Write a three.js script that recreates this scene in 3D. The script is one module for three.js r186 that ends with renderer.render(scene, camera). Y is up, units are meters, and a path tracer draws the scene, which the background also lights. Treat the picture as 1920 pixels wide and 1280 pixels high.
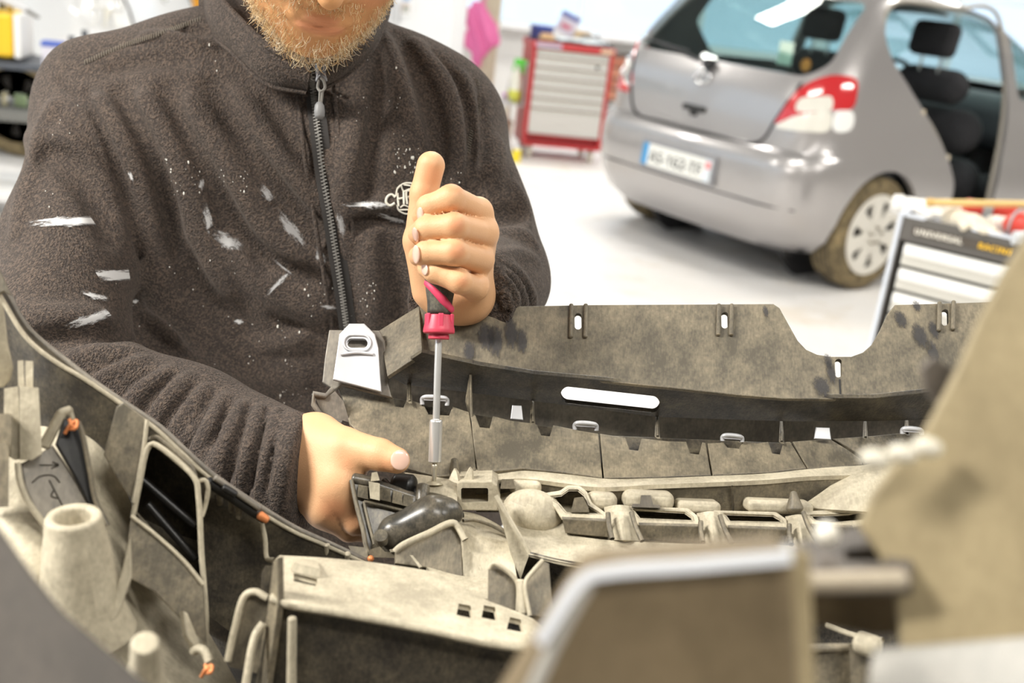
import * as THREE from 'three';
import { RectAreaLightUniformsLib } from 'three/addons/lights/RectAreaLightUniformsLib.js';
import { RoundedBoxGeometry } from 'three/addons/geometries/RoundedBoxGeometry.js';
import { DecalGeometry } from 'three/addons/geometries/DecalGeometry.js';
import { mergeGeometries, mergeVertices, toCreasedNormals } from 'three/addons/utils/BufferGeometryUtils.js';
import { Brush, Evaluator, SUBTRACTION, INTERSECTION } from 'three-bvh-csg';

// ---------- camera, sky, large lights, exposure ----------
const scene = new THREE.Scene();
const F = 2000, CX = 960, CY = 640, EYE = 1.35;                  // focal length in pixels of a 1920x1280 frame
const camera = new THREE.PerspectiveCamera(2 * Math.atan(640 / F) * 180 / Math.PI, 1.5, 0.05, 80);
camera.rotation.order = 'YXZ';
camera.position.set(0, EYE, 0);
camera.rotation.set(-18.84 * Math.PI / 180, 0, 6.98 * Math.PI / 180);
camera.focus = 0.99;
camera.userData.fStop = 4.6;
scene.add(camera); camera.updateMatrixWorld(true);
scene.background = new THREE.Color().setRGB(0.74, 0.87, 1.0);     // bright overcast daylight outside
scene.backgroundIntensity = 1.25;
const renderer = new THREE.WebGLRenderer();
renderer.toneMapping = THREE.LinearToneMapping;
renderer.toneMappingExposure = 1.2;
renderer.shadowMap.enabled = true;
RectAreaLightUniformsLib.init();
const LAMP_POWER = 33;

// ---------- helpers ----------
const V3 = (x = 0, y = 0, z = 0) => new THREE.Vector3(x, y, z);
const EX = V3(), EY = V3(), EZ = V3(); camera.matrixWorld.extractBasis(EX, EY, EZ);
// a pixel of the photograph at a depth in metres along the lens axis
function W(px, py, d) { return V3(0, EYE, 0).addScaledVector(EX, (px - CX) / F * d).addScaledVector(EY, -(py - CY) / F * d).addScaledVector(EZ, -d); }
function rayDir(px, py) { return V3().addScaledVector(EX, (px - CX) / F).addScaledVector(EY, -(py - CY) / F).addScaledVector(EZ, -1); }
function mulberry(a) { return () => { a |= 0; a = a + 0x6D2B79F5 | 0; let t = Math.imul(a ^ a >>> 15, 1 | a); t = t + Math.imul(t ^ t >>> 7, 61 | t) ^ t; return ((t ^ t >>> 14) >>> 0) / 4294967296; }; }
const R0 = mulberry(7);
const clamp = (x, a = 0, b = 1) => Math.min(b, Math.max(a, x));
const mix = (a, b, t) => a + (b - a) * t;
const sstep = (a, b, x) => { const t = clamp((x - a) / (b - a)); return t * t * (3 - 2 * t); };
const taken = {};
function numbered(n) { if (!(n in taken)) { taken[n] = 0; return n; } taken[n]++; return n + '_' + String(taken[n]).padStart(3, '0'); }
function tag(o, label, category, group) { o.userData.label = label; if (category) o.userData.category = category; if (group) o.userData.group = group; return o; }
function thing(name, label, category, pos = [0, 0, 0], turn = 0, group) {
  const o = new THREE.Group(); o.name = numbered(name); o.position.set(...pos); o.rotation.y = turn; scene.add(o); tag(o, label, category, group); return o;
}
function part(parent, name, geo, mat, label) {
  const m = new THREE.Mesh(geo, mat); m.castShadow = m.receiveShadow = true;
  if (parent === scene) m.name = numbered(name); else m.name = name;
  if (label) m.userData.label = label; parent.add(m); return m;
}
function single(name, geo, mat, label, category, group) { const m = part(scene, name, geo, mat); return tag(m, label, category, group); }
function struct(name, geo, mat, parent = scene) { const m = part(parent, name, geo, mat); if (parent === scene) m.userData.kind = 'structure'; return m; }
function merge(list) { return mergeGeometries(list.map(g => { const h = g.index ? g.toNonIndexed() : g; for (const k of Object.keys(h.attributes)) if (!['position', 'normal', 'uv'].includes(k)) h.deleteAttribute(k); return h; })); }

// world-metre uv by the dominant direction of each face
function boxUV(g, s = 1, ox = 0) {
  g = g.index ? g.toNonIndexed() : g; const p = g.attributes.position, n = p.count, uv = new Float32Array(n * 2);
  for (let i = 0; i < n; i += 3) {
    const ax = p.getX(i), ay = p.getY(i), az = p.getZ(i), bx = p.getX(i + 1) - ax, by = p.getY(i + 1) - ay, bz = p.getZ(i + 1) - az, cx = p.getX(i + 2) - ax, cy = p.getY(i + 2) - ay, cz = p.getZ(i + 2) - az;
    const nx = Math.abs(by * cz - bz * cy), ny = Math.abs(bz * cx - bx * cz), nz = Math.abs(bx * cy - by * cx);
    for (let k = i; k < i + 3; k++) {
      const x = p.getX(k), y = p.getY(k), z = p.getZ(k); let u, v;
      if (nz >= nx && nz >= ny) { u = x; v = y; } else if (ny >= nx) { u = x + .37; v = z + .11; } else { u = z + .71; v = y + .29; }
      uv[k * 2] = u * s + ox; uv[k * 2 + 1] = v * s + ox * .7;
    }
  }
  g.setAttribute('uv', new THREE.BufferAttribute(uv, 2)); return g;
}
function box(w, h, d, x = 0, y = 0, z = 0, r = 0) {
  const g = r > 0 ? new RoundedBoxGeometry(w, h, d, 2, Math.min(r, w / 2.01, h / 2.01, d / 2.01)) : new THREE.BoxGeometry(w, h, d); g.translate(x, y, z); return g;
}
function cyl(r1, r2, h, x = 0, y = 0, z = 0, axis = 'y', seg = 24) {
  const g = new THREE.CylinderGeometry(r1, r2, h, seg); if (axis === 'x') g.rotateZ(Math.PI / 2); if (axis === 'z') g.rotateX(Math.PI / 2); g.translate(x, y, z); return g;
}
function tubeG(pts, r, seg = 0, rs = 8, closed = false) {
  const c = pts.length > 2 || closed ? new THREE.CatmullRomCurve3(pts, closed, 'centripetal') : new THREE.LineCurve3(pts[0], pts[1]);
  return new THREE.TubeGeometry(c, seg || Math.max(2, pts.length * 6), r, rs, closed);
}
// rounded capsule-ended rod of varying radius
function rodG(a, b, ra, rb = ra, seg = 16) {
  const L = a.distanceTo(b), q = new THREE.Quaternion().setFromUnitVectors(V3(0, 1, 0), b.clone().sub(a).normalize());
  const pr = []; for (let i = 0; i <= 5; i++) { const t = i / 5 * Math.PI / 2; pr.push(new THREE.Vector2(Math.sin(t) * ra + 1e-5, -Math.cos(t) * ra * .6)); }
  for (let i = 0; i <= 5; i++) { const t = i / 5 * Math.PI / 2; pr.push(new THREE.Vector2(Math.cos(t) * rb + 1e-5, L + Math.sin(t) * rb * .6)); }
  const g = new THREE.LatheGeometry(pr, seg); g.applyQuaternion(q); g.translate(a.x, a.y, a.z); return g;
}

// plane through three (px, py, depth) points
function planeOf(a, b, c) {
  const A = W(...a), B = W(...b), C = W(...c), n = B.clone().sub(A).cross(C.clone().sub(A)).normalize();
  if (n.dot(EZ) < 0) n.negate();
  const u = B.clone().sub(A).normalize(), v = n.clone().cross(u).normalize();
  return { o: A, n, u, v, at(px, py) { const d = rayDir(px, py), o = V3(0, EYE, 0), t = A.clone().sub(o).dot(n) / d.dot(n); return o.addScaledVector(d, t); },
    flat(px, py) { const w = this.at(px, py).sub(A); return new THREE.Vector2(w.dot(u), w.dot(v)); } };
}
// sheet of real thickness: an outline read in the photograph, laid on a plane
function plate(pl, outline, thick = .003, holes = [], bevel = .0008, round = 0) {
  const conv = (pts) => pts.map(([x, y]) => pl.flat(x, y));
  const sh = new THREE.Shape(round ? rounded(conv(outline), round) : conv(outline));
  for (const h of holes) sh.holes.push(new THREE.Path(conv(h)));
  const g = new THREE.ExtrudeGeometry(sh, { depth: thick, bevelEnabled: bevel > 0, bevelThickness: bevel, bevelSize: bevel, bevelOffset: -bevel, bevelSegments: 2, curveSegments: 6 });
  g.translate(0, 0, -thick - bevel);
  g.applyMatrix4(new THREE.Matrix4().makeBasis(pl.u, pl.v, pl.n).setPosition(pl.o));
  return boxUV(g);
}
function rounded(pts, r) {
  const out = [], n = pts.length;
  for (let i = 0; i < n; i++) {
    const p = pts[i], a = pts[(i + n - 1) % n], b = pts[(i + 1) % n], da = a.clone().sub(p), db = b.clone().sub(p), la = da.length(), lb = db.length();
    const k = Math.min(r, la * .45, lb * .45); da.multiplyScalar(k / la); db.multiplyScalar(k / lb);
    for (let j = 0; j <= 4; j++) { const t = j / 4; out.push(p.clone().addScaledVector(da, (1 - t) * (1 - t)).addScaledVector(db, t * t)); }
  }
  return out;
}
function ovalPx(cx, cy, w, h, rot = 0, n = 20, pw = 1) {
  const o = []; const c = Math.cos(rot), s = Math.sin(rot), r = Math.min(w, h) / 2, ax = w / 2 - r, ay = h / 2 - r;
  for (let i = 0; i < n; i++) { const t = i / n * Math.PI * 2 + .001, x = Math.cos(t) * r + Math.sign(Math.cos(t)) * ax, y = Math.sin(t) * r + Math.sign(Math.sin(t)) * ay; o.push([cx + x * c - y * s, cy + x * s + y * c]); }
  return o;
}
// curved sheet: rows of (px, py, depth) points, each row smoothed and joined to the next, with thickness away from the lens
function sheetW(rows, thick = .003, nu = 24, nv = 6, smoothV = true) {
  const cr = rows.map(r => new THREE.CatmullRomCurve3(r, false, 'centripetal'));
  const P = []; const m = rows.length - 1;
  for (let i = 0; i <= nu; i++) {
    const col = cr.map(c => c.getPoint(i / nu));
    const cv = smoothV && m > 1 ? new THREE.CatmullRomCurve3(col, false, 'centripetal') : null; const line = [];
    for (let j = 0; j <= nv * m; j++) { const t = j / (nv * m); if (cv) line.push(cv.getPoint(t)); else { const k = Math.min(m - 1, Math.floor(t * m)); line.push(col[k].clone().lerp(col[k + 1], t * m - k)); } }
    P.push(line);
  }
  const NV = nv * m, N = [];
  for (let i = 0; i <= nu; i++) { N.push([]); for (let j = 0; j <= NV; j++) {
    const a = P[Math.max(0, i - 1)][j], b = P[Math.min(nu, i + 1)][j], c = P[i][Math.max(0, j - 1)], d = P[i][Math.min(NV, j + 1)];
    const n = b.clone().sub(a).cross(d.clone().sub(c)).normalize(); const toEye = V3(0, EYE, 0).sub(P[i][j]); if (n.dot(toEye) < 0) n.negate(); N[i].push(n); } }
  const pos = [], idx = []; const id = (s, i, j) => s * (nu + 1) * (NV + 1) + i * (NV + 1) + j;
  for (let s = 0; s < 2; s++) for (let i = 0; i <= nu; i++) for (let j = 0; j <= NV; j++) { const p = P[i][j].clone().addScaledVector(N[i][j], s ? -thick : 0); pos.push(p.x, p.y, p.z); }
  const quad = (a, b, c, d) => idx.push(a, b, c, a, c, d);
  for (let i = 0; i < nu; i++) for (let j = 0; j < NV; j++) { quad(id(0, i, j), id(0, i, j + 1), id(0, i + 1, j + 1), id(0, i + 1, j)); quad(id(1, i, j), id(1, i + 1, j), id(1, i + 1, j + 1), id(1, i, j + 1)); }
  for (let i = 0; i < nu; i++) { quad(id(0, i, 0), id(0, i + 1, 0), id(1, i + 1, 0), id(1, i, 0)); quad(id(0, i, NV), id(1, i, NV), id(1, i + 1, NV), id(0, i + 1, NV)); }
  for (let j = 0; j < NV; j++) { quad(id(0, 0, j), id(1, 0, j), id(1, 0, j + 1), id(0, 0, j + 1)); quad(id(0, nu, j), id(0, nu, j + 1), id(1, nu, j + 1), id(1, nu, j)); }
  let g = new THREE.BufferGeometry(); g.setAttribute('position', new THREE.Float32BufferAttribute(pos, 3)); g.setIndex(idx);
  g = toCreasedNormals(g, .6); return boxUV(g);
}
const sheet = (rows, thick, nu, nv, sm) => sheetW(rows.map(r => r.map(p => W(...p))), thick, nu, nv, sm);
// solid block between two outlines of equal length
function loftSolid(A, B) {
  const n = A.length, pos = []; const tri = (a, b, c) => pos.push(a.x, a.y, a.z, b.x, b.y, b.z, c.x, c.y, c.z);
  const ca = A.reduce((s, p) => s.add(p), V3()).multiplyScalar(1 / n), cb = B.reduce((s, p) => s.add(p), V3()).multiplyScalar(1 / n);
  for (let i = 0; i < n; i++) { const j = (i + 1) % n; tri(A[i], B[i], B[j]); tri(A[i], B[j], A[j]); tri(ca, A[i], A[j]); tri(cb, B[j], B[i]); }
  const g = new THREE.BufferGeometry(); g.setAttribute('position', new THREE.Float32BufferAttribute(pos, 3)); g.computeVertexNormals(); return boxUV(g);
}
const pxBlock = (outline, d0, d1) => loftSolid(outline.map(([x, y]) => W(x, y, d0)), outline.map(([x, y]) => W(x, y, d1)));

// ---------- implicit surfaces (smoothly joined capsules and ellipsoids) meshed on a grid ----------
function surfaceNets(f, min, max, cell) {
  const nx = Math.ceil((max[0] - min[0]) / cell) + 1, ny = Math.ceil((max[1] - min[1]) / cell) + 1, nz = Math.ceil((max[2] - min[2]) / cell) + 1;
  const val = new Float32Array(nx * ny * nz), B = 6; const I = (i, j, k) => i + nx * (j + ny * k);
  for (let bk = 0; bk < nz; bk += B) for (let bj = 0; bj < ny; bj += B) for (let bi = 0; bi < nx; bi += B) {
    const c = f(min[0] + (bi + B / 2) * cell, min[1] + (bj + B / 2) * cell, min[2] + (bk + B / 2) * cell), skip = Math.abs(c) > B * cell * 1.35 + .012;
    for (let k = bk; k < Math.min(bk + B, nz); k++) for (let j = bj; j < Math.min(bj + B, ny); j++) for (let i = bi; i < Math.min(bi + B, nx); i++)
      val[I(i, j, k)] = skip ? c : f(min[0] + i * cell, min[1] + j * cell, min[2] + k * cell);
  }
  const vid = new Int32Array(nx * ny * nz).fill(-1), pos = [], idx = []; const corner = new Float32Array(8);
  const ED = [[0, 1], [2, 3], [4, 5], [6, 7], [0, 2], [1, 3], [4, 6], [5, 7], [0, 4], [1, 5], [2, 6], [3, 7]];
  for (let k = 0; k < nz - 1; k++) for (let j = 0; j < ny - 1; j++) for (let i = 0; i < nx - 1; i++) {
    let m = 0; for (let c = 0; c < 8; c++) { const v = val[I(i + (c & 1), j + (c >> 1 & 1), k + (c >> 2))]; corner[c] = v; if (v < 0) m |= 1 << c; }
    if (m === 0 || m === 255) continue;
    let sx = 0, sy = 0, sz = 0, n = 0;
    for (const [a, b] of ED) { if ((m >> a & 1) === (m >> b & 1)) continue; const t = corner[a] / (corner[a] - corner[b]);
      sx += (a & 1) + t * ((b & 1) - (a & 1)); sy += (a >> 1 & 1) + t * ((b >> 1 & 1) - (a >> 1 & 1)); sz += (a >> 2) + t * ((b >> 2) - (a >> 2)); n++; }
    vid[I(i, j, k)] = pos.length / 3; pos.push(min[0] + (i + sx / n) * cell, min[1] + (j + sy / n) * cell, min[2] + (k + sz / n) * cell);
  }
  for (let k = 1; k < nz - 1; k++) for (let j = 1; j < ny - 1; j++) for (let i = 1; i < nx - 1; i++) {
    const v0 = val[I(i, j, k)] < 0;
    const q = (a, b, c, d, flip) => { if (a < 0 || b < 0 || c < 0 || d < 0) return; if (flip) idx.push(a, c, b, a, d, c); else idx.push(a, b, c, a, c, d); };
    if (v0 !== val[I(i + 1, j, k)] < 0) q(vid[I(i, j - 1, k - 1)], vid[I(i, j, k - 1)], vid[I(i, j, k)], vid[I(i, j - 1, k)], !v0);
    if (v0 !== val[I(i, j + 1, k)] < 0) q(vid[I(i - 1, j, k - 1)], vid[I(i - 1, j, k)], vid[I(i, j, k)], vid[I(i, j, k - 1)], !v0);
    if (v0 !== val[I(i, j, k + 1)] < 0) q(vid[I(i - 1, j - 1, k)], vid[I(i, j - 1, k)], vid[I(i, j, k)], vid[I(i - 1, j, k)], !v0);
  }
  const nrm = new Float32Array(pos.length), e = cell * .5;
  for (let i = 0; i < pos.length; i += 3) {
    const x = pos[i], y = pos[i + 1], z = pos[i + 2]; let a = f(x + e, y, z) - f(x - e, y, z), b = f(x, y + e, z) - f(x, y - e, z), c = f(x, y, z + e) - f(x, y, z - e); const l = Math.hypot(a, b, c) || 1;
    nrm[i] = a / l; nrm[i + 1] = b / l; nrm[i + 2] = c / l;
  }
  const g = new THREE.BufferGeometry(); g.setAttribute('position', new THREE.Float32BufferAttribute(pos, 3)); g.setAttribute('normal', new THREE.BufferAttribute(nrm, 3)); g.setIndex(idx); return g;
}
const smin = (a, b, k) => { const h = Math.max(k - Math.abs(a - b), 0) / k; return Math.min(a, b) - h * h * k * .25; };
const smax = (a, b, k) => -smin(-a, -b, k);
// tapered capsule a-b, given as numbers for speed
function capsule(A, B, ra, rb) {
  const ax = A.x, ay = A.y, az = A.z, dx = B.x - ax, dy = B.y - ay, dz = B.z - az, L = dx * dx + dy * dy + dz * dz || 1e-9;
  const f = (x, y, z) => { const px = x - ax, py = y - ay, pz = z - az; let t = (px * dx + py * dy + pz * dz) / L; t = t < 0 ? 0 : t > 1 ? 1 : t; const ux = px - dx * t, uy = py - dy * t, uz = pz - dz * t; return Math.sqrt(ux * ux + uy * uy + uz * uz) - ra - (rb - ra) * t; };
  f.c = [ax + dx / 2, ay + dy / 2, az + dz / 2]; f.r = Math.sqrt(L) / 2 + Math.max(ra, rb); return f;
}
// ellipsoid with axes along world or given basis
function ellipsoid(C, rx, ry, rz, q) {
  const inv = q ? q.clone().invert() : null, t = V3(), m = Math.min(rx, ry, rz);
  return (x, y, z) => { t.set(x - C.x, y - C.y, z - C.z); if (inv) t.applyQuaternion(inv); const a = t.x / rx, b = t.y / ry, c = t.z / rz, k0 = Math.sqrt(a * a + b * b + c * c), k1 = Math.sqrt(a * a / rx / rx + b * b / ry / ry + c * c / rz / rz) || 1e-9; return k0 * (k0 - 1) / k1; };
}
function march(f, px, py, d0 = .7, d1 = 1.8) {
  const dir = rayDir(px, py), l = dir.length(); let d = d0;
  for (let i = 0; i < 300 && d < d1; i++) { const p = W(px, py, d), v = f(p.x, p.y, p.z); if (v < .0004) return { p, d }; d += Math.max(v * .6, .0006) / l; }
  return null;
}
function gradOf(f, p, e = .002) { return V3(f(p.x + e, p.y, p.z) - f(p.x - e, p.y, p.z), f(p.x, p.y + e, p.z) - f(p.x, p.y - e, p.z), f(p.x, p.y, p.z + e) - f(p.x, p.y, p.z - e)).normalize(); }

// ---------- noise and computed textures ----------
function noiseField(n, cells, seed, oct = 4, gain = .5) {
  const out = new Float32Array(n * n); let amp = 1, tot = 0, c = cells; const rnd = mulberry(seed);
  for (let o = 0; o < oct && c <= n; o++) {
    const g = new Float32Array(c * c); for (let i = 0; i < c * c; i++) g[i] = rnd();
    for (let y = 0; y < n; y++) { const fy = y / n * c, y0 = Math.floor(fy), ty = fy - y0, sy = ty * ty * (3 - 2 * ty), r0 = (y0 % c) * c, r1 = ((y0 + 1) % c) * c;
      for (let x = 0; x < n; x++) { const fx = x / n * c, x0 = Math.floor(fx), tx = fx - x0, sx = tx * tx * (3 - 2 * tx), a = x0 % c, b = (x0 + 1) % c;
        const v0 = g[r0 + a] + (g[r0 + b] - g[r0 + a]) * sx, v1 = g[r1 + a] + (g[r1 + b] - g[r1 + a]) * sx; out[y * n + x] += amp * (v0 + (v1 - v0) * sy); } }
    tot += amp; amp *= gain; c *= 2;
  }
  for (let i = 0; i < n * n; i++) out[i] /= tot; return out;
}
function texture(n, fn, color = true, rep = 1) {
  const d = new Uint8Array(n * n * 4);
  for (let i = 0; i < n * n; i++) { const c = fn(i, i % n, Math.floor(i / n)); for (let k = 0; k < 3; k++) d[i * 4 + k] = clamp(Array.isArray(c) ? c[k] : c, 0, 255); d[i * 4 + 3] = 255; }
  const t = new THREE.DataTexture(d, n, n, THREE.RGBAFormat); t.wrapS = t.wrapT = THREE.RepeatWrapping; t.magFilter = THREE.LinearFilter; t.minFilter = THREE.LinearMipmapLinearFilter; t.generateMipmaps = true;
  if (color) t.colorSpace = THREE.SRGBColorSpace; t.repeat.set(rep, rep); t.needsUpdate = true; return t;
}
const std = (o) => new THREE.MeshStandardMaterial(o);
const phys = (o) => new THREE.MeshPhysicalMaterial(o);
const rgb = (r, g, b) => new THREE.Color().setRGB(r, g, b);
const lerp3 = (a, b, t) => [mix(a[0], b[0], t), mix(a[1], b[1], t), mix(a[2], b[2], t)];

// ---------- materials ----------
const N1 = noiseField(512, 8, 11, 6, .55), N2 = noiseField(512, 24, 12, 5, .55), N3 = noiseField(512, 128, 13, 2, .6), N4 = noiseField(512, 5, 14, 6, .6), N5 = noiseField(512, 64, 15, 3, .6);
const grainBump = texture(512, (i) => N3[i] * 160 + N5[i] * 95, false, 6);
function dustyTex(dark, dust, lo, hi, rep, seedMix = 0) {
  const A = seedMix ? N4 : N1;
  return texture(512, (i, x, y) => {
    const j = ((x * 5) % 512) * 512 + y;                                     // wipe streaks in the dust
    let m = .5 + ((A[i] - .5) * 1.5 + (N2[i] - .5) * .9 + (N5[j] - .5) * .5 + (N3[i] - .5) * .55) - ((lo + hi) / 2 - .5); m = clamp(m);
    const c = lerp3(dark, dust, m), q = N3[(i * 7 + 131) % (512 * 512)], s = q > .95 ? 22 : 0; return [c[0] + s, c[1] + s, c[2] + s * .85];
  }, true, rep);
}
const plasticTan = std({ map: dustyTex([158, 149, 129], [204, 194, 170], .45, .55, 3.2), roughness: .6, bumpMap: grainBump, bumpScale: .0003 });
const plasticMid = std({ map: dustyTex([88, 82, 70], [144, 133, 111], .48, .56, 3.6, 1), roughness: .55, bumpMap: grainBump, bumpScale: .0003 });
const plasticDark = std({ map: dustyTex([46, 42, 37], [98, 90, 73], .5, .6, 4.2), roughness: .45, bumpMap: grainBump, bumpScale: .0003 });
const plasticBlack = std({ map: dustyTex([14, 13, 13], [38, 36, 32], .5, .7, 5), roughness: .4 });
const plasticGrey = std({ map: dustyTex([104, 99, 92], [150, 142, 128], .46, .6, 3), roughness: .5 });
const steelMat = std({ color: rgb(.72, .72, .72), metalness: .85, roughness: .34 });
const chromeMat = std({ color: rgb(.86, .86, .85), metalness: 1, roughness: .12 });
const zincMat = std({ map: texture(256, (i, x, y) => { const v = N2[(y * 2) * 512 + x * 2] * 60 + 165; return [v, v, v + 2]; }), metalness: .35, roughness: .5 });
const copperMat = std({ color: rgb(.75, .27, .10), metalness: .35, roughness: .5 });
const whitePaint = std({ color: rgb(.82, .83, .84), roughness: .55 });
const wallPaint = std({ map: texture(256, (i, x, y) => { const v = 222 + N1[y * 1024 + x * 2] * 22; return [v, v, v - 2]; }, true, .4), roughness: .85 });
const rubberMat = std({ color: rgb(.02, .02, .021), roughness: .7 });
const redPaint = std({ color: rgb(.55, .045, .05), roughness: .38 });
const greyPaint = std({ color: rgb(.62, .6, .57), roughness: .45 });
const blackSteel = std({ color: rgb(.03, .03, .033), roughness: .5 });
const beigeMat = std({ map: texture(256, (i, x, y) => { const v = N1[y * 1024 + x * 2] * 26; return [190 + v, 178 + v, 156 + v]; }, true, 1), roughness: .8 });
const paneMat = phys({ color: rgb(.96, .985, 1), transmission: 1, thickness: 0, roughness: .02, ior: 1.45 });
const frostMat = phys({ color: rgb(.93, .97, 1), transmission: .85, thickness: 0, roughness: .75, ior: 1.45 });
const flat = (r, g, b, rough = .6, m = 0) => std({ color: rgb(r, g, b), roughness: rough, metalness: m });

// ---------- the workshop ----------
const deckMat = flat(.20, .205, .21, .7), concreteMat = std({ map: texture(256, (i, x, y) => { const v = 128 + N1[y * 1024 + x * 2] * 46; return [v, v - 3, v - 8]; }, true, .6), roughness: .9 });
const X0 = -6.2, X1 = 6.6, Z0 = -10.7, Z1 = 3.2, HC = 4.1, TH = .22;
{
  const M1 = noiseField(1024, 6, 21, 7, .55), M2 = noiseField(1024, 40, 22, 5, .6);
  const floorMap = texture(1024, (i) => { const a = M1[i], b = M2[i]; const st = sstep(.60, .72, a) * .25 + sstep(.62, .8, b) * .18; return lerp3([232, 230, 228], [196, 178, 152], clamp(st + (a - .5) * .35 + .06)); }, true, 1);
  const floorRough = texture(1024, (i) => 90 + M1[i] * 90 + M2[i] * 40, false, 1);
  const fm = std({ map: floorMap, roughnessMap: floorRough, roughness: .8 });
  const g = box(X1 - X0 + 2 * TH, .2, Z1 - Z0 + 2 * TH, (X0 + X1) / 2, -.1, (Z0 + Z1) / 2); boxUV(g, 1); struct('floor', boxUV(g, .28), fm);
  struct('ceiling', boxUV(box(X1 - X0 + 2 * TH, .2, Z1 - Z0 + 2 * TH, (X0 + X1) / 2, HC + .1, (Z0 + Z1) / 2), .3), deckMat);
}
// back wall: low sill, long band of windows, lintel
const SILL = .86, HEAD = 3.2;
struct('wall_back', boxUV(merge([box(X1 - X0 + 2 * TH, SILL, TH, (X0 + X1) / 2, SILL / 2, Z0 - TH / 2), box(X1 - X0 + 2 * TH, HC - HEAD, TH, (X0 + X1) / 2, (HC + HEAD) / 2, Z0 - TH / 2), box(.5, HEAD - SILL, TH, X0 - TH + .25, (HEAD + SILL) / 2, Z0 - TH / 2), box(.5, HEAD - SILL, TH, X1 + TH - .25, (HEAD + SILL) / 2, Z0 - TH / 2), box(1.3, HEAD - SILL, TH, -1.55, (HEAD + SILL) / 2, Z0 - TH / 2)]), .5), wallPaint);
// left wall with high windows, right wall solid, closed wall behind the photographer
struct('wall_left', boxUV(merge([box(TH, 1.0, Z1 - Z0, X0 - TH / 2, .5, (Z0 + Z1) / 2), box(TH, HC - 3.3, Z1 - Z0, X0 - TH / 2, (HC + 3.3) / 2, (Z0 + Z1) / 2), ...[-10.2, -6.4, -2.6, 1.2, 3].map(z => box(TH, 2.3, .5, X0 - TH / 2, 2.15, z))]), .5), wallPaint);
struct('wall_right', boxUV(box(TH, HC, Z1 - Z0, X1 + TH / 2, HC / 2, (Z0 + Z1) / 2), .5), concreteMat);
struct('wall_front', boxUV(box(X1 - X0 + 2 * TH, HC, TH, (X0 + X1) / 2, HC / 2, Z1 + TH / 2), .5), concreteMat);
{ // windows
  const frame = flat(.70, .76, .80, .5);
  const win = (n, a, b, y0, y1, along, at, bars, pane = paneMat) => {
    const w = new THREE.Group(); w.name = 'window_' + n; w.userData.kind = 'structure'; scene.add(w);
    const L = b - a, mk = (l, h, d, u, y) => along === 'x' ? box(l, h, d, u, y, at) : box(d, h, l, at, y, u);
    part(w, 'window_frame', merge([mk(L, .07, .09, (a + b) / 2, y0 + .035), mk(L, .07, .09, (a + b) / 2, y1 - .035), mk(.06, y1 - y0, .09, a + .03, (y0 + y1) / 2), mk(.06, y1 - y0, .09, b - .03, (y0 + y1) / 2), mk(L, .04, .06, (a + b) / 2, y0 + .78)]), frame);
    for (let i = 1; i < bars; i++) part(w, 'mullion', mk(.05, y1 - y0 - .1, .07, a + L * i / bars, (y0 + y1) / 2), frame);
    for (let i = 0; i < bars; i++) part(w, 'pane', mk(L / bars - .06, y1 - y0 - .12, .006, a + L * (i + .5) / bars, (y0 + y1) / 2), pane);
  };
  win(1, -5.95, -2.2, SILL, HEAD, 'x', Z0 - .12, 3); win(2, -.9, 2.6, SILL, HEAD, 'x', Z0 - .12, 3); win(3, 2.6, 6.35, SILL, HEAD, 'x', Z0 - .12, 3);
  [[-9.95, -6.65], [-6.15, -2.85], [-2.35, .95]].forEach(([a, b], i) => win(4 + i, a, b, 1.0, 3.3, 'z', X0 - .11, 2));
  struct('trim_1', boxUV(box(X1 - X0, .05, .3, (X0 + X1) / 2, SILL + .025, Z0 + .04, .01)), whitePaint);
  struct('column', boxUV(box(.17, HC, .2, -.50, HC / 2, -9.05, .01), 1), beigeMat);
}
// ground outside so that the daylight comes off a pale yard
struct('ground_yard', boxUV(box(60, .1, 60, 0, -.16, -4), .3), flat(.55, .54, .52, .95));
// ceiling lamps: twin tubes in a tray, each with the light it gives
const tubeGlow = std({ color: rgb(1, 1, 1), emissive: rgb(1, .97, .9), emissiveIntensity: 9, roughness: .4 });
{
  const spots = [[-1.95, -.35, 2.45, 2.6], [.9, .45, 3.25, .9], [3.3, -.6, 0], [-3.1, -3.6, 0], [.1, -2.9, 0], [3.3, -3.4, 0], [-3.1, -6.8, 0], [.4, -6.6, 0], [3.6, -6.4, 0], [.4, -9.3, 0], [3.9, -9.2, 0]];
  for (const [x, z, hy, gain] of spots.map(([a, b, c, d]) => [a, b, c || 3.25, d || 1])) {
    const t = thing('ceiling_lamp', 'white twin tube lamp tray hung under the workshop ceiling', 'lamp', [x, hy, z], 0, 'tube lamps under the ceiling');
    for (const s of [-.6, .6]) part(t, 'hanger', cyl(.006, .006, HC - hy, s, (HC - hy) / 2, 0, 'y', 8), steelMat);
    part(t, 'tray', merge([box(1.56, .05, .34, 0, -.03, 0, .01), box(1.56, .06, .02, 0, -.07, .165), box(1.56, .06, .02, 0, -.07, -.165)]), whitePaint);
    for (const s of [-1, 1]) part(t, 'tube', cyl(.014, .014, 1.48, 0, -.08, s * .07, 'x', 12), tubeGlow);
    const l = new THREE.RectAreaLight(new THREE.Color().setRGB(1, .965, .90), LAMP_POWER * gain, 1.5, .3); l.name = 'tube_light'; l.position.set(0, -.105, 0); l.rotation.x = -Math.PI / 2; t.add(l);
  }
}

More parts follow.
